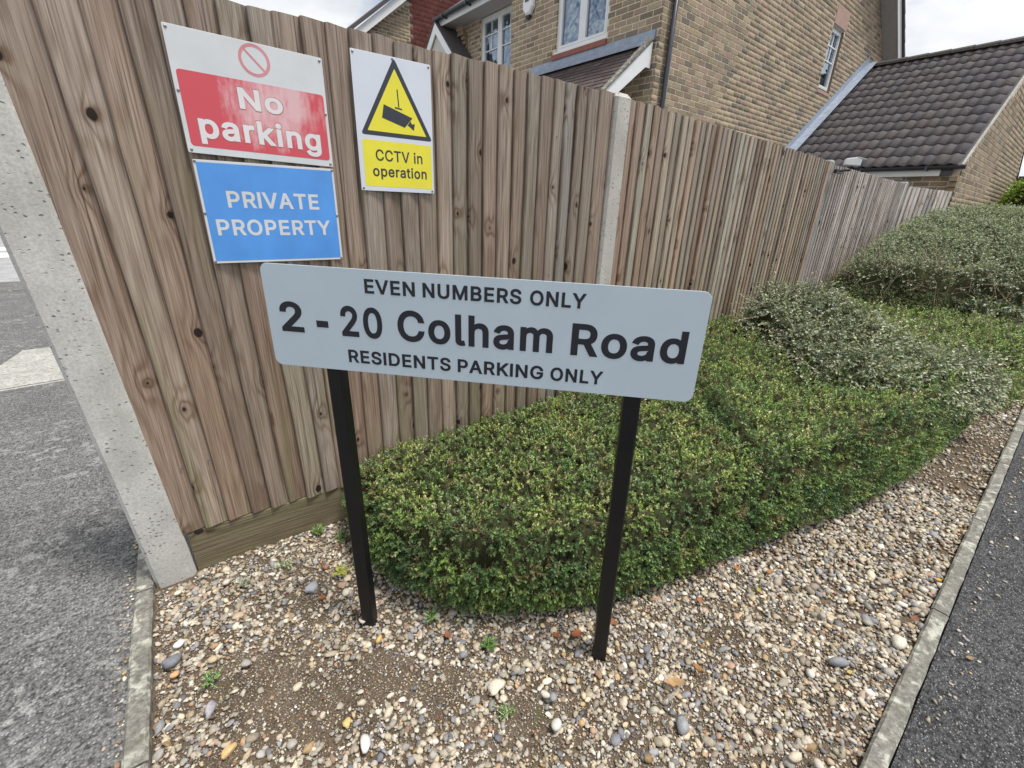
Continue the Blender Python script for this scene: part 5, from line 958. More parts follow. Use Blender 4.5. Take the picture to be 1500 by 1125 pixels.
# 1 no parking
wob = lambda k: (lambda u, d, z: ff(u, d+k*math.sin((u-.27)*14)*.0015, z))
s1 = notice('white notice with faded red No parking panel and pale prohibition ring above the blue notice', .485, 1.69)
f1 = lambda u, d, z: ff(u, d, z+(-.021*(u-.27)/.43+.004)*0 -.012*(u-.272)/.43)
plate('panel', rrect(.2715, .6985, 1.526, 1.853, .004, 2), f1, D-.002, D, MAT['sign_white'], s1)
flat('red_panel', rrect(.283, .690, 1.546, 1.746, .010, 4), f1, D-.0023, MAT['red'], s1)
for (mt, gw, dd) in ((MAT['letter_edge'], 9, -.0026), (MAT['letter_white'], 0, -.0029)):
    if gw:
        text_mesh('letter_outline', 'No', (.430, .560, 1.664, 1.728), f1, D+dd, mt, s1, 24, grow=gw)
        text_mesh('letter_outline', 'parking', (.310, .667, 1.551, 1.643), f1, D+dd, mt, s1, 24, grow=gw)
    else:
        text_mesh('letter', 'No', (.4325, .5575, 1.6665, 1.7255), f1, D+dd, mt, s1, 26)
        text_mesh('letter', 'parking', (.3125, .6645, 1.5535, 1.6405), f1, D+dd, mt, s1, 26)
def ring(name, cu_, cz, r0, r1, fr, d, mat, parent, n_=40):
    vs_ = []
    for i in range(n_): an = 2*math.pi*i/n_; vs_ += [fr(cu_+r0*math.cos(an), d, cz+r0*math.sin(an)), fr(cu_+r1*math.cos(an), d, cz+r1*math.sin(an))]
    MB().add(vs_, [(2*i, 2*i+1, (2*i+3) % (2*n_), (2*i+2) % (2*n_)) for i in range(n_)]).build(name, mat, parent)
cr = .0435; cu_, cz_ = .4945, 1.806
ring('prohibition_ring', cu_, cz_, cr-.0085, cr, f1, D-.0023, MAT['pale_red'], s1)
dg = [(-.0045, 0), (.0045, 0)]; s2 = math.sqrt(.5); L_ = cr-.0088
for off, name in ((0, 'prohibition_bar'),):
    pts = [(-L_*s2+.003*s2, L_*s2+.003*s2), (-L_*s2-.003*s2, L_*s2-.003*s2), (L_*s2-.003*s2, -L_*s2-.003*s2), (L_*s2+.003*s2, -L_*s2+.003*s2)]
    flat(name, [(cu_+a_, cz_+b_) for a_, b_ in pts], f1, D-.0023, MAT['pale_red'], s1)
screws([(.280, 1.844), (.690, 1.844), (.281, 1.535), (.690, 1.535), (.279, 1.69), (.692, 1.69)], f1, D-.002, s1)
# 2 private property
s2_ = notice('blue notice reading private property in white capitals with a white edge', .485, 1.35)
f2 = lambda u, d, z: ff(u, d, z)
plate('panel', rrect(.2765, .6975, 1.1925, 1.508, .004, 2), f2, D-.002, D, MAT['sign_white'], s2_)
flat('blue_panel', rrect(.2835, .6905, 1.200, 1.501, .003, 2), f2, D-.0023, MAT['blue'], s2_)
text_mesh('letter', 'PRIVATE', (.3495, .6335, 1.3695, 1.4205), f2, D-.0027, MAT['sign_white'], s2_, 21)
text_mesh('letter', 'PROPERTY', (.3055, .6650, 1.2815, 1.3335), f2, D-.0027, MAT['sign_white'], s2_, 21)
screws([(.2815, 1.503), (.6925, 1.503), (.2815, 1.198), (.6925, 1.198), (.2805, 1.35), (.6935, 1.35)], f2, D-.002, s2_)
# 3 camera warning
s3 = notice('white and yellow CCTV in operation notice with black bordered warning triangle', .944, 1.67)
plate('panel', rrect(.7945, 1.0935, 1.4425, 1.8885, .003, 2), f2, D-.002, D, MAT['sign_white2'], s3)
def rtri(ap, bl, br, r):
    P = [np.array(p) for p in (bl, br, ap)]; out_ = []
    for i in range(3):
        p0, p, p1 = P[i-1], P[i], P[(i+1) % 3]; a_ = unit(p0-p); b_ = unit(p1-p)
        for t_ in np.linspace(0, 1, 5):
            q0 = p+a_*r; q1 = p+b_*r; out_.append(tuple((1-t_)**2*q0+2*t_*(1-t_)*p+t_**2*q1))
    return out_
flat('triangle_border', rtri((.9495, 1.887), (.809, 1.632), (1.092, 1.632), .014), f2, D-.0023, MAT['navy'], s3)
flat('triangle_field', rtri((.9495, 1.853), (.8345, 1.6465), (1.0665, 1.6465), .003), f2, D-.0026, MAT['yellow'], s3)
flat('caption_panel', rrect(.811, 1.0855, 1.4585, 1.6165, .006, 3), f2, D-.0023, MAT['yellow'], s3)
b = MB()
for pl in ([(.954, 1.790), (.9585, 1.790), (.9615, 1.7335), (.957, 1.7335)], [(.9435, 1.7335), (.972, 1.7305), (.972, 1.7255), (.9435, 1.7285)], [(.9015, 1.7365), (.892, 1.6925), (.979, 1.669), (1.012, 1.704)], [(.9905, 1.6785), (1.0035, 1.6935), (1.0085, 1.6835), (1.0205, 1.6855), (1.0155, 1.6625)]):
    b.add([f2(u, D-.0029, z) for u, z in pl], [tuple(range(len(pl)))])
b.build('camera_pictogram', MAT['navy'], s3)
text_mesh('letter', 'CCTV in', (.858, 1.046, 1.548, 1.5875), f2, D-.0027, MAT['navy'], s3, 13)
text_mesh('letter', 'operation', (.843, 1.062, 1.4845, 1.532), f2, D-.0027, MAT['navy'], s3, 17)
screws([(.803, 1.880), (1.085, 1.880), (.803, 1.451), (1.085, 1.451), (.944, 1.882)], f2, D-.002, s3)

# ------------------------------------------------------------------ camera on the far end of the brown fence
cc = empty('security_camera', (6.05, 1.78, 1.9), 'white boxy security camera on a black arm at the top of the far fence post', 'security camera')
cf = frame((6.05, 1.80, 1.955), math.radians(-62))
MB().prism([(-.075, -.025), (.065, -.035), (.07, .025), (.02, .045), (-.075, .036)], -.045, .045, fr=cf).build('housing', MAT['cam_white'], cc, bevel=.006)
MB().prism([(.0655, -.032), (.0705, .020), (.076, .020), (.071, -.032)], -.038, .038, fr=cf).build('lens_front', MAT['black'], cc)
MB().prism([(.06, .032), (.105, .024), (.105, .028), (.02, .051), (.02, .046)], -.048, .048, fr=cf).build('hood', MAT['cam_white'], cc)
b = MB(); b.tube([cf(0, 0, -.035), cf(-.01, 0, -.075), (5.92, 1.875, 1.87)], .011, 8); b.box((5.86, 1.865, 1.845), (6.06, 1.895, 1.880)); b.build('bracket', MAT['black'], cc)

# ------------------------------------------------------------------ leaves
def basis(n_):
    """tangent frames for unit vectors n_ (N,3)"""
    h_ = np.where(np.abs(n_[:, 2:3]) < .9, np.array([[0, 0, 1.0]]), np.array([[1.0, 0, 0]]))
    a_ = np.cross(h_, n_); a_ /= np.linalg.norm(a_, axis=1, keepdims=True)+1e-9
    return a_, np.cross(n_, a_)
LEAF = np.array([(0, 0, 0), (-.5, .38, .10), (-.36, .78, .10), (0, 1, .0), (.36, .78, .10), (.5, .38, .10), (0, .5, -.02)])
LF = np.array([(0, 6, 1), (1, 6, 2), (2, 6, 3), (3, 6, 4), (4, 6, 5), (5, 6, 0)])
LEAF4 = np.array([(0, 0, 0), (-.5, .5, .1), (0, 1, 0), (.5, .5, .1)]); LF4 = np.array([(0, 2, 1), (0, 3, 2)])
def leaves(P, dr, up, ln, wd, col, hi=True):
    """P base points, dr leaf direction, up leaf face normal, ln length, wd width"""
    T = LEAF if hi else LEAF4; Fq = LF if hi else LF4
    sd_ = np.cross(dr, up); sd_ /= np.linalg.norm(sd_, axis=1, keepdims=True)+1e-9; up = np.cross(sd_, dr)
    V = P[:, None]+sd_[:, None]*T[None, :, 0:1]*wd[:, None, None]+dr[:, None]*T[None, :, 1:2]*ln[:, None, None]+up[:, None]*T[None, :, 2:3]*ln[:, None, None]
    k = len(T); F = Fq[None]+(np.arange(len(P))*k)[:, None, None]
    return V.reshape(-1, 3), F.reshape(-1, 3), np.repeat(col, k, 0)
def rn(n_, s=1): return R.normal(size=(n_, 3))*s
def nrm(v): return v/(np.linalg.norm(v, axis=1, keepdims=True)+1e-9)
def sprigs(P, N, nl, slen, ln, wd, pal_in, pal_out, hi=True, spread=.55, lean=None, tipmask=None):
    """sprigs of nl leaves rooted at P growing along N"""
    n_ = len(P); dr = nrm(N+rn(n_, spread)+(0 if lean is None else lean)); a_, b_ = basis(dr); slen = slen*R.uniform(.6, 1.35, n_)
    VV = []; FF = []; CC = []; off = 0
    pi = np.array(pal_in)[R.integers(len(pal_in), size=n_)]; po = np.array(pal_out)[R.integers(len(pal_out), size=n_)]
    for k in range(nl):
        t_ = (k+.3)/nl; ph = (k//2)*1.57+(k % 2)*math.pi+R.uniform(-.4, .4, n_)
        side = a_*np.cos(ph)[:, None]+b_*np.sin(ph)[:, None]
        q = P+dr*(slen*t_)[:, None]
        op = .85-.35*t_
        ld = nrm(side*op+dr*(1-op*.5)+rn(n_, .18)); up = nrm(dr*1.0-side*.35+np.array([[0, 0, .5]])+rn(n_, .25))
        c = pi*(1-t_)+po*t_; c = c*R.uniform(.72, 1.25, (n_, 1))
        v, f, cc_ = leaves(q, ld, up, ln*R.uniform(.7, 1.2, n_)*(1-.25*t_), wd*R.uniform(.75, 1.2, n_)*(1-.2*t_), c, hi)
        VV.append(v); FF.append(f+off); CC.append(cc_); off += len(v)
    return np.concatenate(VV), np.concatenate(FF), np.concatenate(CC), P, dr, slen
def twig_mesh(P, dr, sl, r_=.0007, col=(.2, .13, .07)):
    n_ = len(P); a_, b_ = basis(dr); off = np.stack([a_, -.5*a_+.87*b_, -.5*a_-.87*b_], 1)*r_
    V = np.concatenate([P[:, None]+off, (P+dr*sl[:, None])[:, None]+off*.6], 1).reshape(-1, 3)
    F = np.array([(0, 1, 4, 3), (1, 2, 5, 4), (2, 0, 3, 5)])[None]+(np.arange(n_)*6)[:, None, None]
    return V, F.reshape(-1, 4)

def poly_dist(px, py, poly):
    d = np.full(px.shape, 1e9); inside = np.zeros(px.shape, bool); n_ = len(poly)
    for i in range(n_):
        x0, y0 = poly[i]; x1, y1 = poly[(i+1) % n_]
        t_ = np.clip(((px-x0)*(x1-x0)+(py-y0)*(y1-y0))/((x1-x0)**2+(y1-y0)**2+1e-12), 0, 1)
        d = np.minimum(d, np.hypot(px-x0-t_*(x1-x0), py-y0-t_*(y1-y0)))
        c = ((y0 > py) != (y1 > py)) & (px < (x1-x0)*(py-y0)/(y1-y0+1e-12)+x0); inside ^= c
    return np.where(inside, d, -d)
def smooth_poly(pts, it=2):
    for _ in range(it):
        q = []
        for i in range(len(pts)):
            a_, b_ = np.array(pts[i]), np.array(pts[(i+1) % len(pts)]); q += [tuple(.75*a_+.25*b_), tuple(.25*a_+.75*b_)]
        pts = q
    return pts
def lump(x, y, s=1.0): return (np.sin(x*9+2*np.sin(y*6))*np.cos(y*11+x*3)+.6*np.sin(x*23+y*17)+.4*np.cos(x*37-y*29))*s
class Bush:
    def __init__(s, poly, top, z0=.0, edge=.12, amp=.012, ex=.5):
        s.poly = smooth_poly(poly); s.top = top; s.z0 = z0; s.edge = edge; s.amp = amp; s.ex = ex
        P = np.array(s.poly); s.lo = P.min(0); s.hi = P.max(0)
    def z(s, x, y, inset=0):
        d = np.clip((poly_dist(x, y, s.poly)-inset)/s.edge, 0, 1)
        return s.z0+(s.top(x, y)-s.z0-inset)*(1-(1-d)**2.4)**s.ex+lump(x, y, s.amp)*np.minimum(1, d*3)
    def sample(s, dens, near=None):
        """points and normals over the surface, area weighted by the slope"""
        A = (s.hi-s.lo).prod(); n_ = int(A*dens*3.2); x = R.uniform(s.lo[0], s.hi[0], n_); y = R.uniform(s.lo[1], s.hi[1], n_)
        d = poly_dist(x, y, s.poly); k = d > 0.0005; x, y, d = x[k], y[k], d[k]
        e = .004; zx = (s.z(x+e, y)-s.z(x-e, y))/(2*e); zy = (s.z(x, y+e)-s.z(x, y-e))/(2*e)
        g_ = np.sqrt(1+zx**2+zy**2); w_ = dens/(n_/A)*np.minimum(g_, 3.2)
        if near is not None: w_ = w_*near(x, y)
        k = R.uniform(size=len(x)) < w_; x, y, zx, zy = x[k], y[k], zx[k], zy[k]
        N = nrm(np.stack([-zx, -zy, np.ones_like(zx)], 1)); P = np.stack([x, y, s.z(x, y)], 1)
        # steep rim: extra samples down the wall
        pts = np.array(s.poly); nxt = np.roll(pts, -1, 0); ln_ = np.linalg.norm(nxt-pts, axis=1); per = ln_.sum()
        hm = float(np.mean(s.top(pts[:, 0], pts[:, 1])-s.z0)); m_ = int(per*hm*dens)
        i = R.choice(len(pts), size=m_, p=ln_/per); t_ = R.uniform(size=(m_, 1)); q = pts[i]*(1-t_)+nxt[i]*t_
        dd = nrm(np.concatenate([nxt[i]-pts[i], np.zeros((m_, 1))], 1)); no = np.stack([dd[:, 1], -dd[:, 0], np.zeros(m_)], 1)
        cx = pts.mean(0); sg = np.sign(((q-cx)*no[:, :2]).sum(1, keepdims=True)+1e-9)
        # orientation from polygon winding
        area = .5*np.sum(pts[:, 0]*nxt[:, 1]-nxt[:, 0]*pts[:, 1]); no = no*(1 if area > 0 else -1)
        zt = s.top(q[:, 0], q[:, 1])-s.z0; h_ = R.uniform(.0, .72, m_)
        bul = .022*np.sin(np.clip(h_/.72, 0, 1)*math.pi*.9)+lump(q[:, 0]*1.7+h_*2, q[:, 1]*1.7-h_, .007)
        ins = np.where(h_ < .2, (.2-h_)*.16, 0)
        W = np.concatenate([q+no[:, :2]*(bul-ins)[:, None], (s.z0+zt*h_)[:, None]], 1)
        if near is not None:
            k = R.uniform(size=m_) < near(W[:, 0], W[:, 1]); W = W[k]; no = no[k]; h_ = h_[k]
        N2 = nrm(no+np.stack([0*h_, 0*h_, .25+.5*h_], 1)*.6)
        return np.concatenate([P, W]), np.concatenate([N, N2])
    def core(s, name, root, inset, mat):
        step = .03; xs_ = np.arange(s.lo[0], s.hi[0]+step, step); ys_ = np.arange(s.lo[1], s.hi[1]+step, step)
        X, Y = np.meshgrid(xs_, ys_, indexing='ij'); D = poly_dist(X, Y, s.poly)
        Zc = np.where(D > inset, s.z(X, Y)-inset*.8, s.z0-.05)
        n_ = len(ys_); V = np.stack([X, Y, Zc], -1).reshape(-1, 3)-np.array(root.location)
        i, j = np.meshgrid(np.arange(len(xs_)-1), np.arange(n_-1), indexing='ij'); a_ = (i*n_+j).ravel()
        F = np.stack([a_, a_+n_, a_+n_+1, a_+1], 1); k = (D.reshape(-1)[F] > inset*.4).any(1)
        link(name, np_mesh(name, V, F[k], mat, smooth=True), root)
def foliage(root, parts, mat, name='foliage'):
    off = 0; VV = []; FF = []; CC = []
    for v, f, c in parts: VV.append(v); FF.append(f+off); CC.append(c); off += len(v)
    V = np.concatenate(VV)-np.array(root.location)
    o = link(name, np_mesh(name, V, np.concatenate(FF), mat, np.concatenate(CC)), root); o['kind'] = 'stuff'; return o
def twigs(root, sets, mat, name='twigs', r_=.0008):
    off = 0; VV = []; FF = []
    for P, dr, sl in sets:
        v, f = twig_mesh(P, dr, sl, r_); VV.append(v); FF.append(f+off); off += len(v)
    V = np.concatenate(VV)-np.array(root.location); o = link(name, np_mesh(name, V, np.concatenate(FF), mat), root); o['kind'] = 'stuff'

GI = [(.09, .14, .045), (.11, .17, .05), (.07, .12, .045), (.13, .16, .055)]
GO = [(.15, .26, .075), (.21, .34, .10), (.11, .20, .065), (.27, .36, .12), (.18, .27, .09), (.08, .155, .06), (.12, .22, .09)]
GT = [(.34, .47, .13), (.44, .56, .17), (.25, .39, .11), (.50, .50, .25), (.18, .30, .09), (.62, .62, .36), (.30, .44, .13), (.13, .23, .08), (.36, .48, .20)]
DRY = [(.30, .22, .13), (.24, .15, .09), (.36, .29, .18)]
# clipped green hedge in front
def top1(x, y): return .335+.06*np.clip((x-.8)/1.2, 0, 1)+.065*np.clip((x+.35*np.sin(y*3.1)-2.25)/.10, 0, 1)+.075*np.clip((x-2.4)/1.2, 0, 1)+.010*np.sin(x*7+y*4)+.012*np.sin(y*9-x*3)+.03*np.clip((y-.9)/.8, 0, 1)*np.clip(x-1, 0, 1)
poly1 = [(.475, 1.62), (.475, 1.36), (.53, 1.19), (.66, .97), (.98, .765), (1.42, .61), (1.95, .50), (2.5, .34), (3.0, .245), (3.8, .17), (4.5, .13), (4.4, 1.88), (3.0, 1.80), (2.06, 1.685), (1.4, 1.735), (.8, 1.775), (.53, 1.78)]
hedge = empty('clipped_hedge', (1.6, 1.1, 0), 'low clipped hedge of tiny glossy green leaves directly behind the long pale sign', 'hedge')
B1 = Bush(poly1, top1, 0, .065, .011)
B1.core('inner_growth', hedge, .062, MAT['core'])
P, N = B1.sample(2750, lambda x, y: np.clip(1.65-.33*x, .6, 1.0))
cl_ = np.sin(P[:, 0]*41+3*np.sin(P[:, 1]*29))*np.sin(P[:, 1]*47+2*np.sin(P[:, 0]*23)+P[:, 2]*31)
P = P-N*(R.uniform(.0, .034, (len(P), 1))+.016*np.clip(cl_, 0, 1)[:, None])
kk_ = R.uniform(size=len(P)) > .55*np.clip(cl_-.45, 0, 1)*1.8; P = P[kk_]; N = N[kk_]
k = P[:, 0] < 1.9; topm = N[:, 2] > .8
sets = []; parts = []
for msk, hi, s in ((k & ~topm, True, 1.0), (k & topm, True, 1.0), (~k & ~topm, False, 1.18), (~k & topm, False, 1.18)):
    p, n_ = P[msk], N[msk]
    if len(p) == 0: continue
    pal_o = GT if (msk is not None and n_[:, 2].mean() > .8) else GO  # upward sprigs get paler greens, the lit top put into leaf colour
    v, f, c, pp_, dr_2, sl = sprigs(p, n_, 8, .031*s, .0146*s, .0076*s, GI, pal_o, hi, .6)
    kl = len(c)//len(np.repeat(pp_[:, 0], 8)); q_ = np.tile(pp_, (8, 1)); q_ = np.repeat(q_, kl, 0)
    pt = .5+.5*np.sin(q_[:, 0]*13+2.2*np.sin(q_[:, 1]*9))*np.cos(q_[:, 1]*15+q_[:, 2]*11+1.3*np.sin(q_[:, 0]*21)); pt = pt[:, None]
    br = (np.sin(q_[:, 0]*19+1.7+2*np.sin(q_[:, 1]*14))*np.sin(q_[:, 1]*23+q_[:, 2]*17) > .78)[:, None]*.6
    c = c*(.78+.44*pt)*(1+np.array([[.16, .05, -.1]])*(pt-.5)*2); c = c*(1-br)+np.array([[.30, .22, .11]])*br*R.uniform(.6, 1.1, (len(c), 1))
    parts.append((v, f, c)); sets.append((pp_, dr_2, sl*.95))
q = R.choice(len(P), size=420, replace=False)
v, f, c, p8, d8, s8 = sprigs(P[q], N[q], 10, .062, .0155, .008, GO, GT, True, .75); parts.append((v, f, c)); sets.append((p8, d8, s8))
q = R.choice(len(P), size=2600, replace=False)
v, f, c, _, _, _ = sprigs(P[q], N[q], 4, .03, .012, .006, DRY, DRY, False, .8); parts.append((v, f, c))
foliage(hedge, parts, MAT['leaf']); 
q = R.choice(len(P), size=2600, replace=False)
tw = [(P[q]-N[q]*.02, nrm(N[q]+rn(len(q), .9)), R.uniform(.025, .075, len(q)))]+[(a_[::5], b_[::5], c_[::5]) for a_, b_, c_ in sets]
twigs(hedge, tw, MAT['twig'])

# grey green sprawling shrub over the back of the hedge
GRI = [(.09, .12, .07), (.07, .10, .055), (.12, .14, .09)]
GRO = [(.38, .43, .31), (.46, .50, .37), (.29, .35, .24), (.54, .56, .41), (.41, .44, .37), (.24, .30, .18)]
GRL = [(.60, .65, .42), (.68, .70, .50), (.46, .54, .34), (.74, .74, .55), (.55, .57, .42)]
shrub = empty('spreading_shrub', (3.7, .8, .2), 'sprawling grey leaved shrub lying over the far end of the low hedge', 'shrub')
def top2(x, y): t_ = top1(x, y)+.045; return t_+(np.maximum(.40+.45*np.clip(y/1.1, 0, 1.05), t_)-t_)*np.clip((x-3.15)/.85, 0, 1)**.8
poly2 = [(3.62, 1.50), (3.42, 1.22), (3.10, .92), (2.98, .66), (3.12, .46), (3.6, .26), (4.0, .14), (4.35, .06), (4.42, .2), (4.2, .55), (4.25, 1.0), (4.3, 1.5), (3.95, 1.66)]
B2 = Bush(poly2, top2, .22, .10, .022, .5)
B2.core('inner_growth', shrub, .09, MAT['core'])
P, N = B2.sample(1150); P = P-N*R.uniform(0, .05, (len(P), 1))
v, f, c, pp_, dr_2, sl = sprigs(P, N, 7, .070, .023, .0125, GRI, GRO, True, .55, np.array([[-.45, -.55, .0]])); parts = [(v, f, c)]
q = R.choice(len(P), size=260, replace=False)
v2, f2_, c2_, p3, d3, s3_ = sprigs(P[q], N[q], 10, .19, .024, .014, GRO, GRL, True, .7, np.array([[-.3, -.2, .3]])); parts.append((v2, f2_, c2_))
foliage(shrub, parts, MAT['leaf_grey']); twigs(shrub, [(pp_[::2], dr_2[::2], sl[::2]), (p3, d3, s3_), (P[q], nrm(N[q]+rn(len(q), .8)), R.uniform(.08, .25, len(q)))], MAT['twig'], r_=.0017)
# long wands reaching out of the raised left end
q0 = np.array([(3.62, 1.42, .74), (3.60, 1.36, .70), (3.55, 1.30, .66), (3.62, 1.48, .78), (3.50, 1.24, .62), (3.9, 1.5, .84), (3.3, .95, .60), (3.2, .8, .56)]); d0 = nrm(np.array([(-.9, .25, .12), (-1, .1, -.05), (-.9, -.1, .05), (-.8, .3, .3), (-1, .2, .15), (-.2, -.1, .9), (-.8, -.5, .15), (-.7, -.6, .1)]))
v9, f9, c9, p9, d9, s9 = sprigs(q0, d0, 16, .30, .021, .012, GRO, GRL, True, .08); foliage(shrub, [(v9, f9, c9)], MAT['leaf_grey'], 'wand_leaves'); twigs(shrub, [(p9, d9, s9)], MAT['twig'], 'wand', .0022)
# bare stems showing where it lifts off the hedge
for (p0, p1) in (((3.45, 1.35, .40), (3.25, 1.2, .70)), ((3.5, 1.3, .38), (3.5, 1.15, .72)), ((3.3, 1.05, .45), (3.12, .9, .58)), ((3.4, 1.0, .45), (3.2, .65, .56))):
    a_, b_ = Vector(p0), Vector(p1); mid = (a_+b_)/2+Vector((rnd.uniform(-.05, .05), rnd.uniform(-.05, .05), .03))
    MB().tube([a_, mid, b_], [.008, .006, .003], 6).build('stem', MAT['bark'], shrub, smooth=True)

# second green hedge, between the two grey shrubs
hedge2 = empty('clipped_hedge', (5.9, .9, 0), 'shaded green hedge lying between the sprawling shrub and the tall grey hedge', 'hedge')
B3 = Bush([(4.55, 1.88), (4.55, .6), (4.75, .12), (5.4, -.06), (6.8, -.06), (7.2, .4), (7.2, 1.9)], lambda x, y: .50+.05*np.clip(x-5, 0, 1)+0*y, 0, .2, .03)
B3.core('inner_growth', hedge2, .07, MAT['core'])
P, N = B3.sample(900); P = P-N*R.uniform(0, .05, (len(P), 1))
v, f, c, pp_, dr_2, sl = sprigs(P, N, 7, .055, .022, .012, GI, GT, False, .6); foliage(hedge2, [(v, f, c)], MAT['leaf'])
twigs(hedge2, [(P[::6], nrm(N[::6]+rn(len(P[::6]), .9)), R.uniform(.05, .16, len(P[::6])))], MAT['twig'], r_=.0018)
# low grey patch at the right of it
patch = empty('spreading_shrub', (6.2, .2, .3), 'small patch of grey leaves on the shaded hedge at the right edge of the photo', 'shrub')
B4 = Bush([(6.2, .72), (6.0, .4), (6.05, .0), (6.5, -.12), (6.9, .05), (6.9, .65)], lambda x, y: .64+0*x, .3, .25, .03, .6)
B4.core('inner_growth', patch, .08, MAT['core'])
P, N = B4.sample(420); v, f, c, pp_, dr_2, sl = sprigs(P, N, 7, .09, .032, .019, GRI, GRO, False, .65); foliage(patch, [(v, f, c)], MAT['leaf_grey'])

# tall grey hedge in front of the garage
tall = empty('tall_hedge', (8.5, .9, 0), 'tall mounded grey green hedge in front of the garage with pale leaf tips', 'hedge')
def top5(x, y): return np.clip(.98+.62*np.clip((x-6.7)/3.0, 0, 1)**.8, 0, 1.62)+0*y
B5 = Bush([(6.35, 1.86), (6.15, 1.5), (6.25, .8), (6.4, .1), (6.6, -.5), (9, -.9), (12, -.9), (12, 1.15), (10.2, 1.45), (9.2, 1.86)], top5, 0, .26, .04, .5)
B5.core('inner_growth', tall, .12, MAT['core'])
P, N = B5.sample(760, lambda x, y: np.clip(1.15-.06*(x-6), .5, 1)); P = P-N*R.uniform(0, .09, (len(P), 1))
low = P[:, 2] < .74
v, f, c, pp_, dr_2, sl = sprigs(P[~low], N[~low], 7, .085, .026, .0145, GRI, [(.46, .52, .37), (.52, .56, .42), (.36, .43, .29), (.60, .62, .48), (.42, .45, .36), (.28, .34, .22)], False, .65); v2, f2_, c2_, _, _, _ = sprigs(P[low], N[low], 6, .08, .028, .015, GI, GRI, False, .6)
foliage(tall, [(v, f, c), (v2, f2_, c2_)], MAT['leaf_grey'])
k = P[:, 2] < 1.0; twigs(tall, [(P[k][::4], nrm(N[k][::4]*.4+rn(len(P[k][::4]), 1)), R.uniform(.08, .35, len(P[k][::4])))], MAT['twig'], r_=.0028)
# garden behind the garage end
bright = empty('garden_bush', (15.2, .2, 0), 'bright yellow green bush beyond the garage end wall', 'bush')
B6 = Bush([(15.4, 1.52), (14.5, 1.30), (14.1, .5), (14.5, -.6), (17, -.6), (17.3, 1.52)], lambda x, y: 2.2+.0*x, 0, .22, .06)
B6.core('inner_growth', bright, .15, MAT['core'])
P, N = B6.sample(260); v, f, c, _, _, _ = sprigs(P, N, 6, .14, .06, .036, [(.08, .15, .02)], [(.30, .42, .05), (.20, .34, .04), (.36, .44, .08)], False); foliage(bright, [(v, f, c)], MAT['leaf'])

gate = empty('timber_gate', (17.9, 1.2, -.06), 'dark timber gate in shadow past the garage end wall', 'gate')
for i in range(14): MB().box((17.9, -1.2+i*.2, -.05), (17.93+.01*(i % 2), -1.2+i*.2+.19, 2.55)).build('plank', MAT['bark'], gate)
for i in (.4, 2.1): MB().box((17.94, -1.2, i), (17.99, 1.6, i+.12)).build('ledge', MAT['bark'], gate)
MB().box((17.86, 1.62, -.05), (18.0, 1.74, 2.65)).build('gate_post', MAT['bark'], gate)

# ------------------------------------------------------------------ gravel
def ico(sub):
    me = bpy.data.meshes.new('i'); bm = __import__('bmesh').new(); __import__('bmesh').ops.create_icosphere(bm, subdivisions=sub, radius=1); bm.to_mesh(me); bm.free()
    V = np.array([tuple(v.co) for v in me.vertices]); F = np.array([tuple(p.vertices) for p in me.polygons]); bpy.data.meshes.remove(me); return V, F
I1, I0 = ico(2), ico(1)
STC = np.array([(.52, .46, .36), (.46, .40, .31), (.58, .53, .44), (.40, .34, .25), (.48, .38, .25), (.34, .32, .29), (.27, .27, .28), (.64, .60, .53), (.44, .30, .16), (.38, .25, .17), (.21, .21, .23), (.50, .45, .38), (.56, .49, .37), (.43, .36, .29), (.70, .67, .61)])
STW = np.array([9, 9, 7, 9, 7, 9, 8, 5, 3, 4, 6, 8, 7, 9, 3]); STW = STW/STW.sum()
def pebbles(P, sz, tpl, flat_=(.45, .8), rough_=.10):
    V0, F0_ = tpl; n_ = len(P); k = len(V0)
    ax = np.stack([sz*R.uniform(.85, 1.35, n_), sz*R.uniform(.6, 1.0, n_), sz*R.uniform(*flat_, n_)], 1)
    nv = 1+R.normal(size=(n_, k))*rough_; ph = R.normal(size=(n_, 3)); nv = nv*(1+.16*np.sin((V0@ph.T).T*2.2+R.uniform(0, 6, (n_, 1))))
    L_ = V0[None]*nv[:, :, None]*ax[:, None]
    a_ = R.uniform(0, 6.283, n_); t_ = R.normal(size=n_)*.28; s_ = R.normal(size=n_)*.28
    x, y, z = L_[..., 0], L_[..., 1], L_[..., 2]
    y, z = y*np.cos(t_)[:, None]-z*np.sin(t_)[:, None], y*np.sin(t_)[:, None]+z*np.cos(t_)[:, None]
    x, z = x*np.cos(s_)[:, None]-z*np.sin(s_)[:, None], x*np.sin(s_)[:, None]+z*np.cos(s_)[:, None]
    X, Y = x*np.cos(a_)[:, None]-y*np.sin(a_)[:, None], x*np.sin(a_)[:, None]+y*np.cos(a_)[:, None]
    V = np.stack([X, Y, z], -1)+P[:, None]
    F = F0_[None]+(np.arange(n_)*k)[:, None, None]
    c = STC[R.choice(len(STC), size=n_, p=STW)]*R.uniform(.55, 1.22, (n_, 1))*np.array([[1.0, .99, .965]])
    return V.reshape(-1, 3), F.reshape(-1, 3), np.repeat(c, k, 0)
def ky(x): return -.065-.0096*(x+.35)+.028
def patchy(x, y):
    q = .5+.5*np.sin(x*6.3+1.1+1.7*np.sin(y*5.1))*np.cos(y*7.7+x*2.2+.6)
    for (bx_, by_, br_) in ((-.05, 1.28, .10), (.02, 1.10, .12), (.30, .98, .10), (.44, .80, .09), (.12, .98, .09), (.62, .62, .07), (.85, .40, .07), (.22, 1.42, .06), (-.12, 1.02, .08)):
        q = q-1.1*np.exp(-((x-bx_)**2+(y-by_)**2)/(br_**2))
    return np.clip(q+.60, .10, 1)
LSM = np.vectorize(lx)
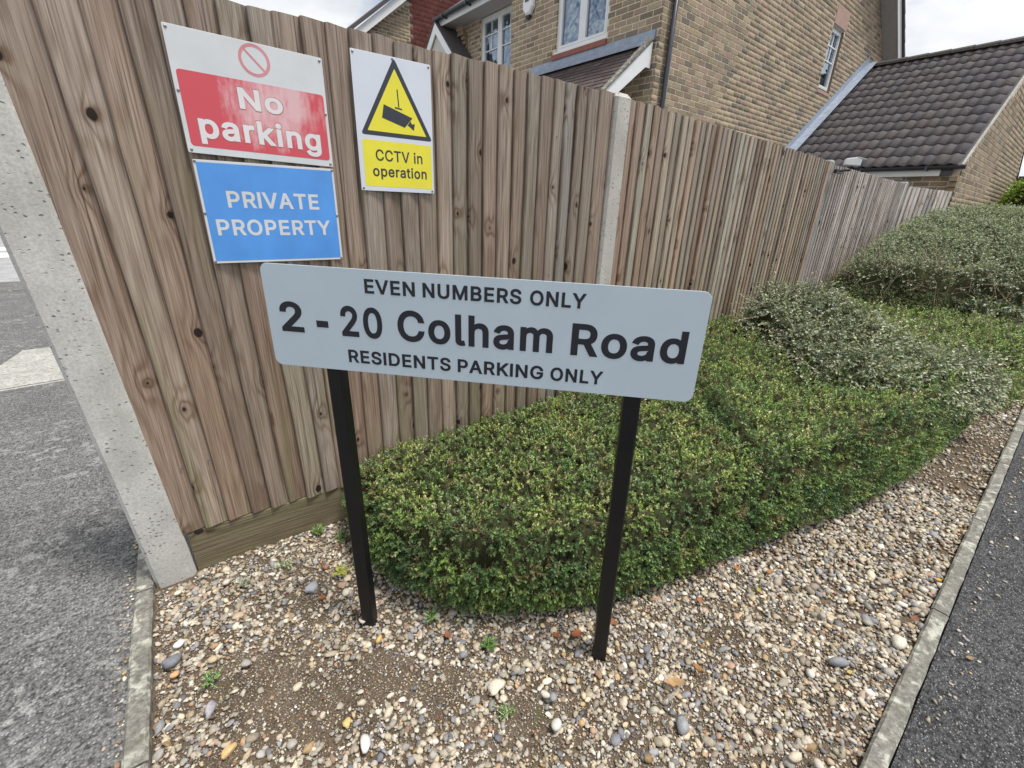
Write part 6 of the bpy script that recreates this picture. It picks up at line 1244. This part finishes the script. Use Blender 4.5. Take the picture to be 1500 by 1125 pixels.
def scatter(n_, x0, x1, y0, y1, patch_=True, hedge_margin=.05):
    x = R.uniform(x0, x1, n_); y = R.uniform(y0, y1, n_)
    k = (x > LSM(y)+.034) & (y > ky(x)) & (poly_dist(x, y, B1.poly) < hedge_margin) & (y < 1.845-.07*x) & ~((x < -.08) & (y > 1.82)) & (x+y*.9 > .25)
    k &= poly_dist(x, y, B2.poly) < .25
    x, y = x[k], y[k]
    if patch_:
        k = R.uniform(size=len(x)) < patchy(x, y); x, y = x[k], y[k]
    return x, y
gravel = []; GN = lambda x, y, s: np.stack([x, y, soil_h(x, y)-.012+s], 1)
# larger near pebbles
x, y = scatter(30000, -.3, 1.75, -.08, 1.85); sz = np.clip(R.lognormal(math.log(.0058), .36, len(x)), .0036, .0165)
big = sz > .0052; gravel.append(pebbles(GN(x[big], y[big], sz[big]*.28+R.uniform(0, .005, big.sum())), sz[big], I1, (.38, .72), .085)); gravel.append(pebbles(GN(x[~big], y[~big], sz[~big]*.35+R.uniform(0, .004, (~big).sum())), sz[~big], I0, (.5, .82), .08))
x, y = scatter(22000, -.3, 1.75, -.08, 1.85, False); sz = R.uniform(.0020, .0042, len(x)); gravel.append(pebbles(GN(x, y, sz*.6+R.uniform(0, .002, len(x))), sz, I0, (.5, .8), .08))
x, y = scatter(9000, 1.7, 6.6, -.12, .62); x2, y2 = scatter(6000, 1.7, 3.2, -.12, .62); x = np.concatenate([x, x2]); y = np.concatenate([y, y2])
sz = np.clip(R.lognormal(math.log(.0075), .38, len(x)), .0035, .02); gravel.append(pebbles(GN(x, y, sz*.3+R.uniform(0, .006, len(x))), sz, I0, (.5, .8), .06))
x, y = scatter(60000, -.3, 1.75, -.08, 1.85, False); sz = R.uniform(.0011, .0022, len(x)); k = R.uniform(size=len(x)) < .8; gravel.append(pebbles(GN(x[k], y[k], sz[k]*.5+R.uniform(0, .0015, k.sum())), sz[k], I0, (.5, .8), .08))
# strays on the asphalt beside each kerb
x = R.uniform(.9, 5, 170); y = -.13-.0096*x-np.abs(R.normal(size=170))*.035; sz = R.uniform(.0025, .008, 170); gravel.append(pebbles(np.stack([x, y, sz*.5-.018], 1), sz, I1, (.5, .8), .04))
y = R.uniform(.9, 2.2, 90); x = LSM(y)-.035-np.abs(R.normal(size=90))*.018; sz = R.uniform(.0025, .0075, 90); gravel.append(pebbles(np.stack([x, y, sz*.5-.012], 1), sz, I1, (.5, .8), .04))
off = 0; VV = []; FF = []; CC = []
for v, f, c in gravel: VV.append(v); FF.append(f+off); CC.append(c); off += len(v)
o = link('gravel', np_mesh('gravel', np.concatenate(VV), np.concatenate(FF), MAT['stone'], np.concatenate(CC), smooth=True))
tag(o, 'mixed cream, buff and grey pea gravel over the planting bed', 'gravel', kind='stuff')

# stones one can point to
def ground_pt(px, py, z=0.0):
    r = unit((px-750, py-562.5, FOC)); d = np.array((r@_X, r@_Y, r@_Z)); t_ = (z-EYE[2])/d[2]; return EYE+d*t_
def stone(loc, size, col, label, rot, fl=.5, ang=.13, group=None, sub=None):
    V0, F0_ = I1; rr = np.random.default_rng(int(abs(loc[0]*1000)+abs(loc[1]*777)))
    ph = rr.normal(size=(3, 3)); V = V0*(1+ang*np.sin(V0@ph.T*2.1).sum(1, keepdims=True)/1.7)*np.array([size[0], size[1], size[0]*fl])
    c, s = math.cos(rot), math.sin(rot); V = V@np.array([[c, s, 0], [-s, c, 0], [0, 0, 1]])
    o = link('stone', np_mesh('stone', V, F0_, MAT['stone'], np.tile(col, (len(V), 1)), smooth=ang < .2)); o.location = loc
    return tag(o, label, 'stone', group)
ST = [((262, 943), (.017, .013), (.78, .77, .74), 'white chip of stone lying near the left kerb', .4, .5, .25),
 ((250, 968), (.028, .019), (.17, .18, .20), 'dark grey flint with a dull face near the left kerb, beside a white chip', .2, .55, .25),
 ((308, 1042), (.026, .011), (.36, .34, .37), 'slim mauve grey stone standing on bare soil at the lower left', 1.1, .7, .2),
 ((728, 1007), (.030, .020), (.62, .56, .44), 'large cream triangular stone below the hedge between the two sign posts', .1, .35, .3),
 ((815, 1062), (.018, .015), (.60, .58, .52), 'rounded pale pebble with a dark side under the right sign post', .3, .7, .1),
 ((1000, 1062), (.024, .017), (.30, .31, .32), 'angular grey stone to the lower right of the right sign post', .6, .6, .25),
 ((1315, 940), (.032, .022), (.60, .57, .48), 'biggest cream stone beside the right kerb', .2, .55, .12),
 ((1228, 970), (.036, .014), (.23, .23, .25), 'long slate grey stone near the right kerb', -.7, .45, .15),
 ((457, 862), (.026, .020), (.34, .34, .37), 'grey flint behind the foot of the left sign post', .7, .7, .28),
 ((556, 934), (.017, .008), (.62, .40, .15), 'orange knuckle shaped stone right of the left sign post', .7, .6, .2),
 ((535, 1088), (.014, .026), (.64, .62, .58), 'pale elongated pebble at the bottom edge, left of centre', -.3, .6, .1),
 ((335, 1098), (.020, .012), (.62, .42, .20), 'orange wedge stone at the bottom left', .4, .5, .25),
 ((508, 1058), (.014, .011), (.66, .45, .16), 'amber coloured stone among cream pebbles at the bottom', .9, .5, .25),
 ((256, 987), (.014, .011), (.62, .36, .18), 'rust orange stone below the dark flint', .2, .5, .2),
 ((332, 852), (.015, .011), (.60, .52, .42), 'buff pebble in front of the gravel board', .5, .6, .1),
 ((260, 868), (.013, .009), (.66, .60, .48), 'cream oval pebble at the foot of the concrete post', .1, .6, .08),
 ((1165, 1108), (.022, .012), (.58, .50, .38), 'buff flat pebble at the bottom right', -.4, .5, .12),
 ((1300, 742), (.020, .015), (.30, .30, .31), 'dark stone at the hedge foot near the right', .3, .6, .2)]
for (px, py), sz_, c, lb, rt, fl, an in ST:
    p = ground_pt(px, py, .010); stone((p[0], p[1], .004+sz_[0]*fl*.45), sz_, c, lb, rt, fl, an)
sp = ground_pt(1352, 790); 
p = ground_pt(1488, 790, -.018); stone((p[0], p[1], -.014), (.012, .009), (.62, .60, .55), 'single pale stone alone on the dark footpath', .2, .6, .1)
rs = random.Random(3)
for i in range(24):
    while True:
        x, y = rs.uniform(-.2, 2.6), rs.uniform(-.04, 1.7)
        if x > lx(y)+.05 and y > ky(x)+.02 and poly_dist(np.array([x]), np.array([y]), B1.poly)[0] < -.02 and x+y > .75 and y < 1.75: break
    s_ = rs.uniform(.012, .019); c = STC[rs.choice([0, 1, 2, 4, 5, 6, 7, 10, 11, 12])]
    stone((x, y, .004+s_*.2), (s_, s_*rs.uniform(.6, .85)), c, 'larger rounded pebble lying among the finer gravel', rs.uniform(0, 3), rs.uniform(.4, .6), rs.uniform(.05, .2), 'larger pebbles in the gravel')

# ------------------------------------------------------------------ weeds, fallen leaves, twigs
def weed(px, py, n_, ln, wd, pal, label, h_=.02, dens=3, cat='weed'):
    p = ground_pt(px, py, .0); root = empty('weed', (p[0], p[1], 0), label, cat)
    P = np.tile(p, (n_, 1))+np.concatenate([R.normal(size=(n_, 2))*.006, np.zeros((n_, 1))], 1)+np.array([[0, 0, .004]])
    N = nrm(np.concatenate([R.normal(size=(n_, 2))*.8, np.ones((n_, 1))*h_*40], 1))
    v, f, c, pp_, dr_2, sl = sprigs(P, N, dens*2, ln*2.4, ln, wd, pal, pal, True, .3)
    foliage(root, [(v, f, c)], MAT['leaf'], 'leaf'); twigs(root, [(pp_, dr_2, sl)], MAT['leaf'], 'stem', .0008)
WG = [(.16, .30, .05), (.22, .36, .08), (.12, .24, .05)]
weed(308, 998, 16, .012, .007, WG, 'small green weed rosette on the bare soil at the lower left', .012)
weed(715, 948, 26, .013, .006, WG, 'feathery green weed at the hedge foot between the sign posts', .03, 4)
weed(742, 1046, 12, .012, .006, WG, 'little green seedling in the gravel below the feathery weed', .016)
weed(466, 782, 22, .014, .007, WG, 'bright green weed against the gravel board near the left sign post', .03, 4)
weed(500, 790, 18, .014, .006, WG, 'green weed tuft touching the left sign post', .035, 4)
weed(447, 768, 14, .010, .006, WG, 'small pale green sprout at the gravel board', .03, 3)
weed(500, 842, 14, .020, .006, [(.45, .48, .08), (.52, .50, .10)], 'yellowing weed beside the left sign post', .03, 3)
weed(415, 830, 8, .012, .008, WG, 'two leaved seedling in the gravel in front of the fence', .015, 2)
weed(355, 857, 6, .012, .006, WG, 'tiny seedling in the gravel near the concrete post', .02, 2)
weed(632, 905, 16, .014, .007, WG, 'light green shoot at the left corner of the hedge foot', .02, 3)
def fleaf(loc, ln, wd, col, rot, label, tilt=.15, lobes=0, mat='dry', cat='fallen leaf'):
    n_ = 16; vs_ = [(0, 0, 0)]; rr = random.Random(int(ln*9999)+len(label))
    L_ = []
    for i in range(n_+1):
        t_ = i/n_; w_ = wd/2*math.sin(math.pi*min(1, t_*1.02))**.75*(1+(lobes*.28*math.sin(t_*22)))
        curl = .18*wd*math.cos(t_*5)+rr.uniform(-.001, .001)
        L_.append((t_, w_, curl))
    vs_ = []
    for t_, w_, cz in L_: vs_ += [(-w_, t_*ln, .004+cz*.6+abs(w_)*.25), (0, t_*ln, .003+cz*.3), (w_, t_*ln, .004+cz*.5+abs(w_)*.2)]
    fs = []
    for i in range(n_): a_ = 3*i; fs += [(a_, a_+1, a_+4, a_+3), (a_+1, a_+2, a_+5, a_+4)]
    b = len(vs_); vs_ += [(-.0009, -ln*.35, .006), (.0009, -ln*.35, .006), (.0007, .002, .004), (-.0007, .002, .004)]; fs.append((b, b+1, b+2, b+3))
    me = bpy.data.meshes.new('fallen_leaf'); me.from_pydata(vs_, [], fs); a_ = me.attributes.new('Col', 'FLOAT_COLOR', 'POINT')
    cc_ = []
    for i in range(len(vs_)): k_ = rr.uniform(.6, .95); cc_ += [col[0]*k_, col[1]*k_, col[2]*k_, 1]
    a_.data.foreach_set('color', cc_); me.materials.append(MAT[mat]); me.polygons.foreach_set('use_smooth', [True]*len(fs))
    o = link('fallen_leaf', me); o.location = loc; o.rotation_euler = (tilt, rr.uniform(-.2, .2), rot); return tag(o, label, cat)
def gl(px, py, *a_, z=.006, **k): p = ground_pt(px, py, z); return fleaf((p[0], p[1], z), *a_, **k)
gl(1003, 1000, .075, .030, (.52, .33, .17), 1.0, 'large tan oak leaf on the gravel right of the right sign post', lobes=1)
gl(1030, 985, .035, .022, (.45, .22, .08), .2, 'rust brown leaf lying against the large tan leaf', lobes=1)
gl(850, 925, .045, .026, (.38, .13, .06), 1.6, 'reddish brown leaf behind the foot of the right sign post')
gl(905, 915, .040, .022, (.34, .15, .08), .5, 'brown leaf at the hedge foot right of the right sign post')
gl(1022, 876, .032, .020, (.50, .20, .10), 2.6, 'orange brown leaf at the hedge foot')
gl(1110, 862, .028, .014, (.55, .50, .10), 2.2, 'yellow leaf at the hedge foot')
gl(1130, 838, .030, .020, (.50, .22, .08), 1.2, 'orange leaf resting against the hedge foot, beyond the yellow one')
gl(1378, 850, .026, .015, (.70, .45, .06), 1.0, 'bright amber leaf beside the right kerb')
gl(1342, 905, .040, .024, (.30, .14, .09), 1.4, 'dark brown leaf beside the right kerb')
gl(1247, 985, .020, .012, (.75, .55, .12), 1.1, 'small yellow leaf beside the long slate stone')
gl(660, 935, .030, .020, (.36, .14, .07), .2, 'russet leaf at the hedge foot left of the feathery weed')
gl(480, 835, .030, .018, (.42, .13, .05), .2, 'red brown leaf between the weeds by the left sign post')
gl(478, 875, .026, .014, (.42, .14, .05), 1.4, 'rusty leaf below the yellowing weed')
gl(1425, 965, .03, .014, (.40, .27, .16), .9, 'pale brown leaf fragment on the edge of the dark footpath', z=-.012)
gl(820, 935, .030, .016, (.40, .14, .06), .2, 'curled chestnut leaf left of the right sign post foot')
# one orange leaf caught on the hedge top
hp = ground_pt(1108, 722, .40); fleaf((hp[0], hp[1], B1.z(np.array([hp[0]]), np.array([hp[1]]))[0]+.028), .040, .020, (.68, .24, .08), 2.3, 'orange leaf caught on top of the clipped hedge', .4)
# crumbs of dead leaf washed up along the hedge foot and the kerb
x, y = scatter(9000, -.25, 5.0, -.08, 1.8, False); dh = -poly_dist(x, y, B1.poly); dk_ = y-ky(x)
k = R.uniform(size=len(x)) < .10+.75*np.exp(-np.abs(dh)/.05)+.35*np.exp(-dk_/.05); x, y = x[k], y[k]; n_ = len(x)
an = R.uniform(0, 6.28, n_); dr9 = np.stack([np.cos(an), np.sin(an), R.normal(size=n_)*.25], 1); up9 = nrm(np.stack([R.normal(size=n_)*.5, R.normal(size=n_)*.5, np.ones(n_)], 1))
LC = np.array([(.26, .13, .06), (.34, .17, .08), (.20, .12, .07), (.40, .24, .11), (.30, .10, .05), (.16, .11, .07)])
v, f, c = leaves(np.stack([x, y, R.uniform(.002, .012, n_)], 1), nrm(dr9), up9, R.uniform(.006, .017, n_), R.uniform(.003, .009, n_), LC[R.integers(6, size=n_)]*R.uniform(.7, 1.2, (n_, 1)))
tag(link('leaf_litter', np_mesh('leaf_litter', v, f, MAT['dry'], c)), 'crumbs of dead brown leaf caught in the gravel along the hedge foot', 'leaf litter', kind='stuff')
def straw(p0, p1, r_, label, col='twig', bend=.02):
    a_ = ground_pt(*p0, .012); b_ = ground_pt(*p1, .014); m_ = (a_+b_)/2+np.array((rnd.uniform(-bend, bend), rnd.uniform(-bend, bend), .012))
    o = MB().tube([tuple(a_), tuple((a_*.5+m_*.5)), tuple(m_), tuple((b_*.5+m_*.5)), tuple(b_)], [r_, r_, r_*.9, r_*.8, r_*.5], 5).build('twig', MAT[col], org=tuple(a_)); tag(o, label, 'twig')
straw((255, 1090), (318, 1045), .0013, 'dry straw leaning on the slim mauve stone')
straw((770, 955), (778, 915), .0011, 'thin dry stem standing at the hedge foot', bend=.004)
straw((200, 890), (206, 920), .0012, 'straw on the left kerb edge', bend=.004)
straw((1045, 985), (1052, 1100), .0010, 'long limp yellow stem on the gravel at the lower right')
straw((1050, 1000), (1060, 945), .0011, 'dry stem beside the large tan leaf')
straw((900, 896), (926, 900), .0012, 'short pale twig at the hedge foot')
straw((485, 850), (497, 795), .0014, 'grey twig between the weeds by the left sign post', bend=.003)
straw((815, 1010), (832, 972), .0009, 'fine dry stalk below the right sign post', bend=.004)
bpy.context.view_layer.update()
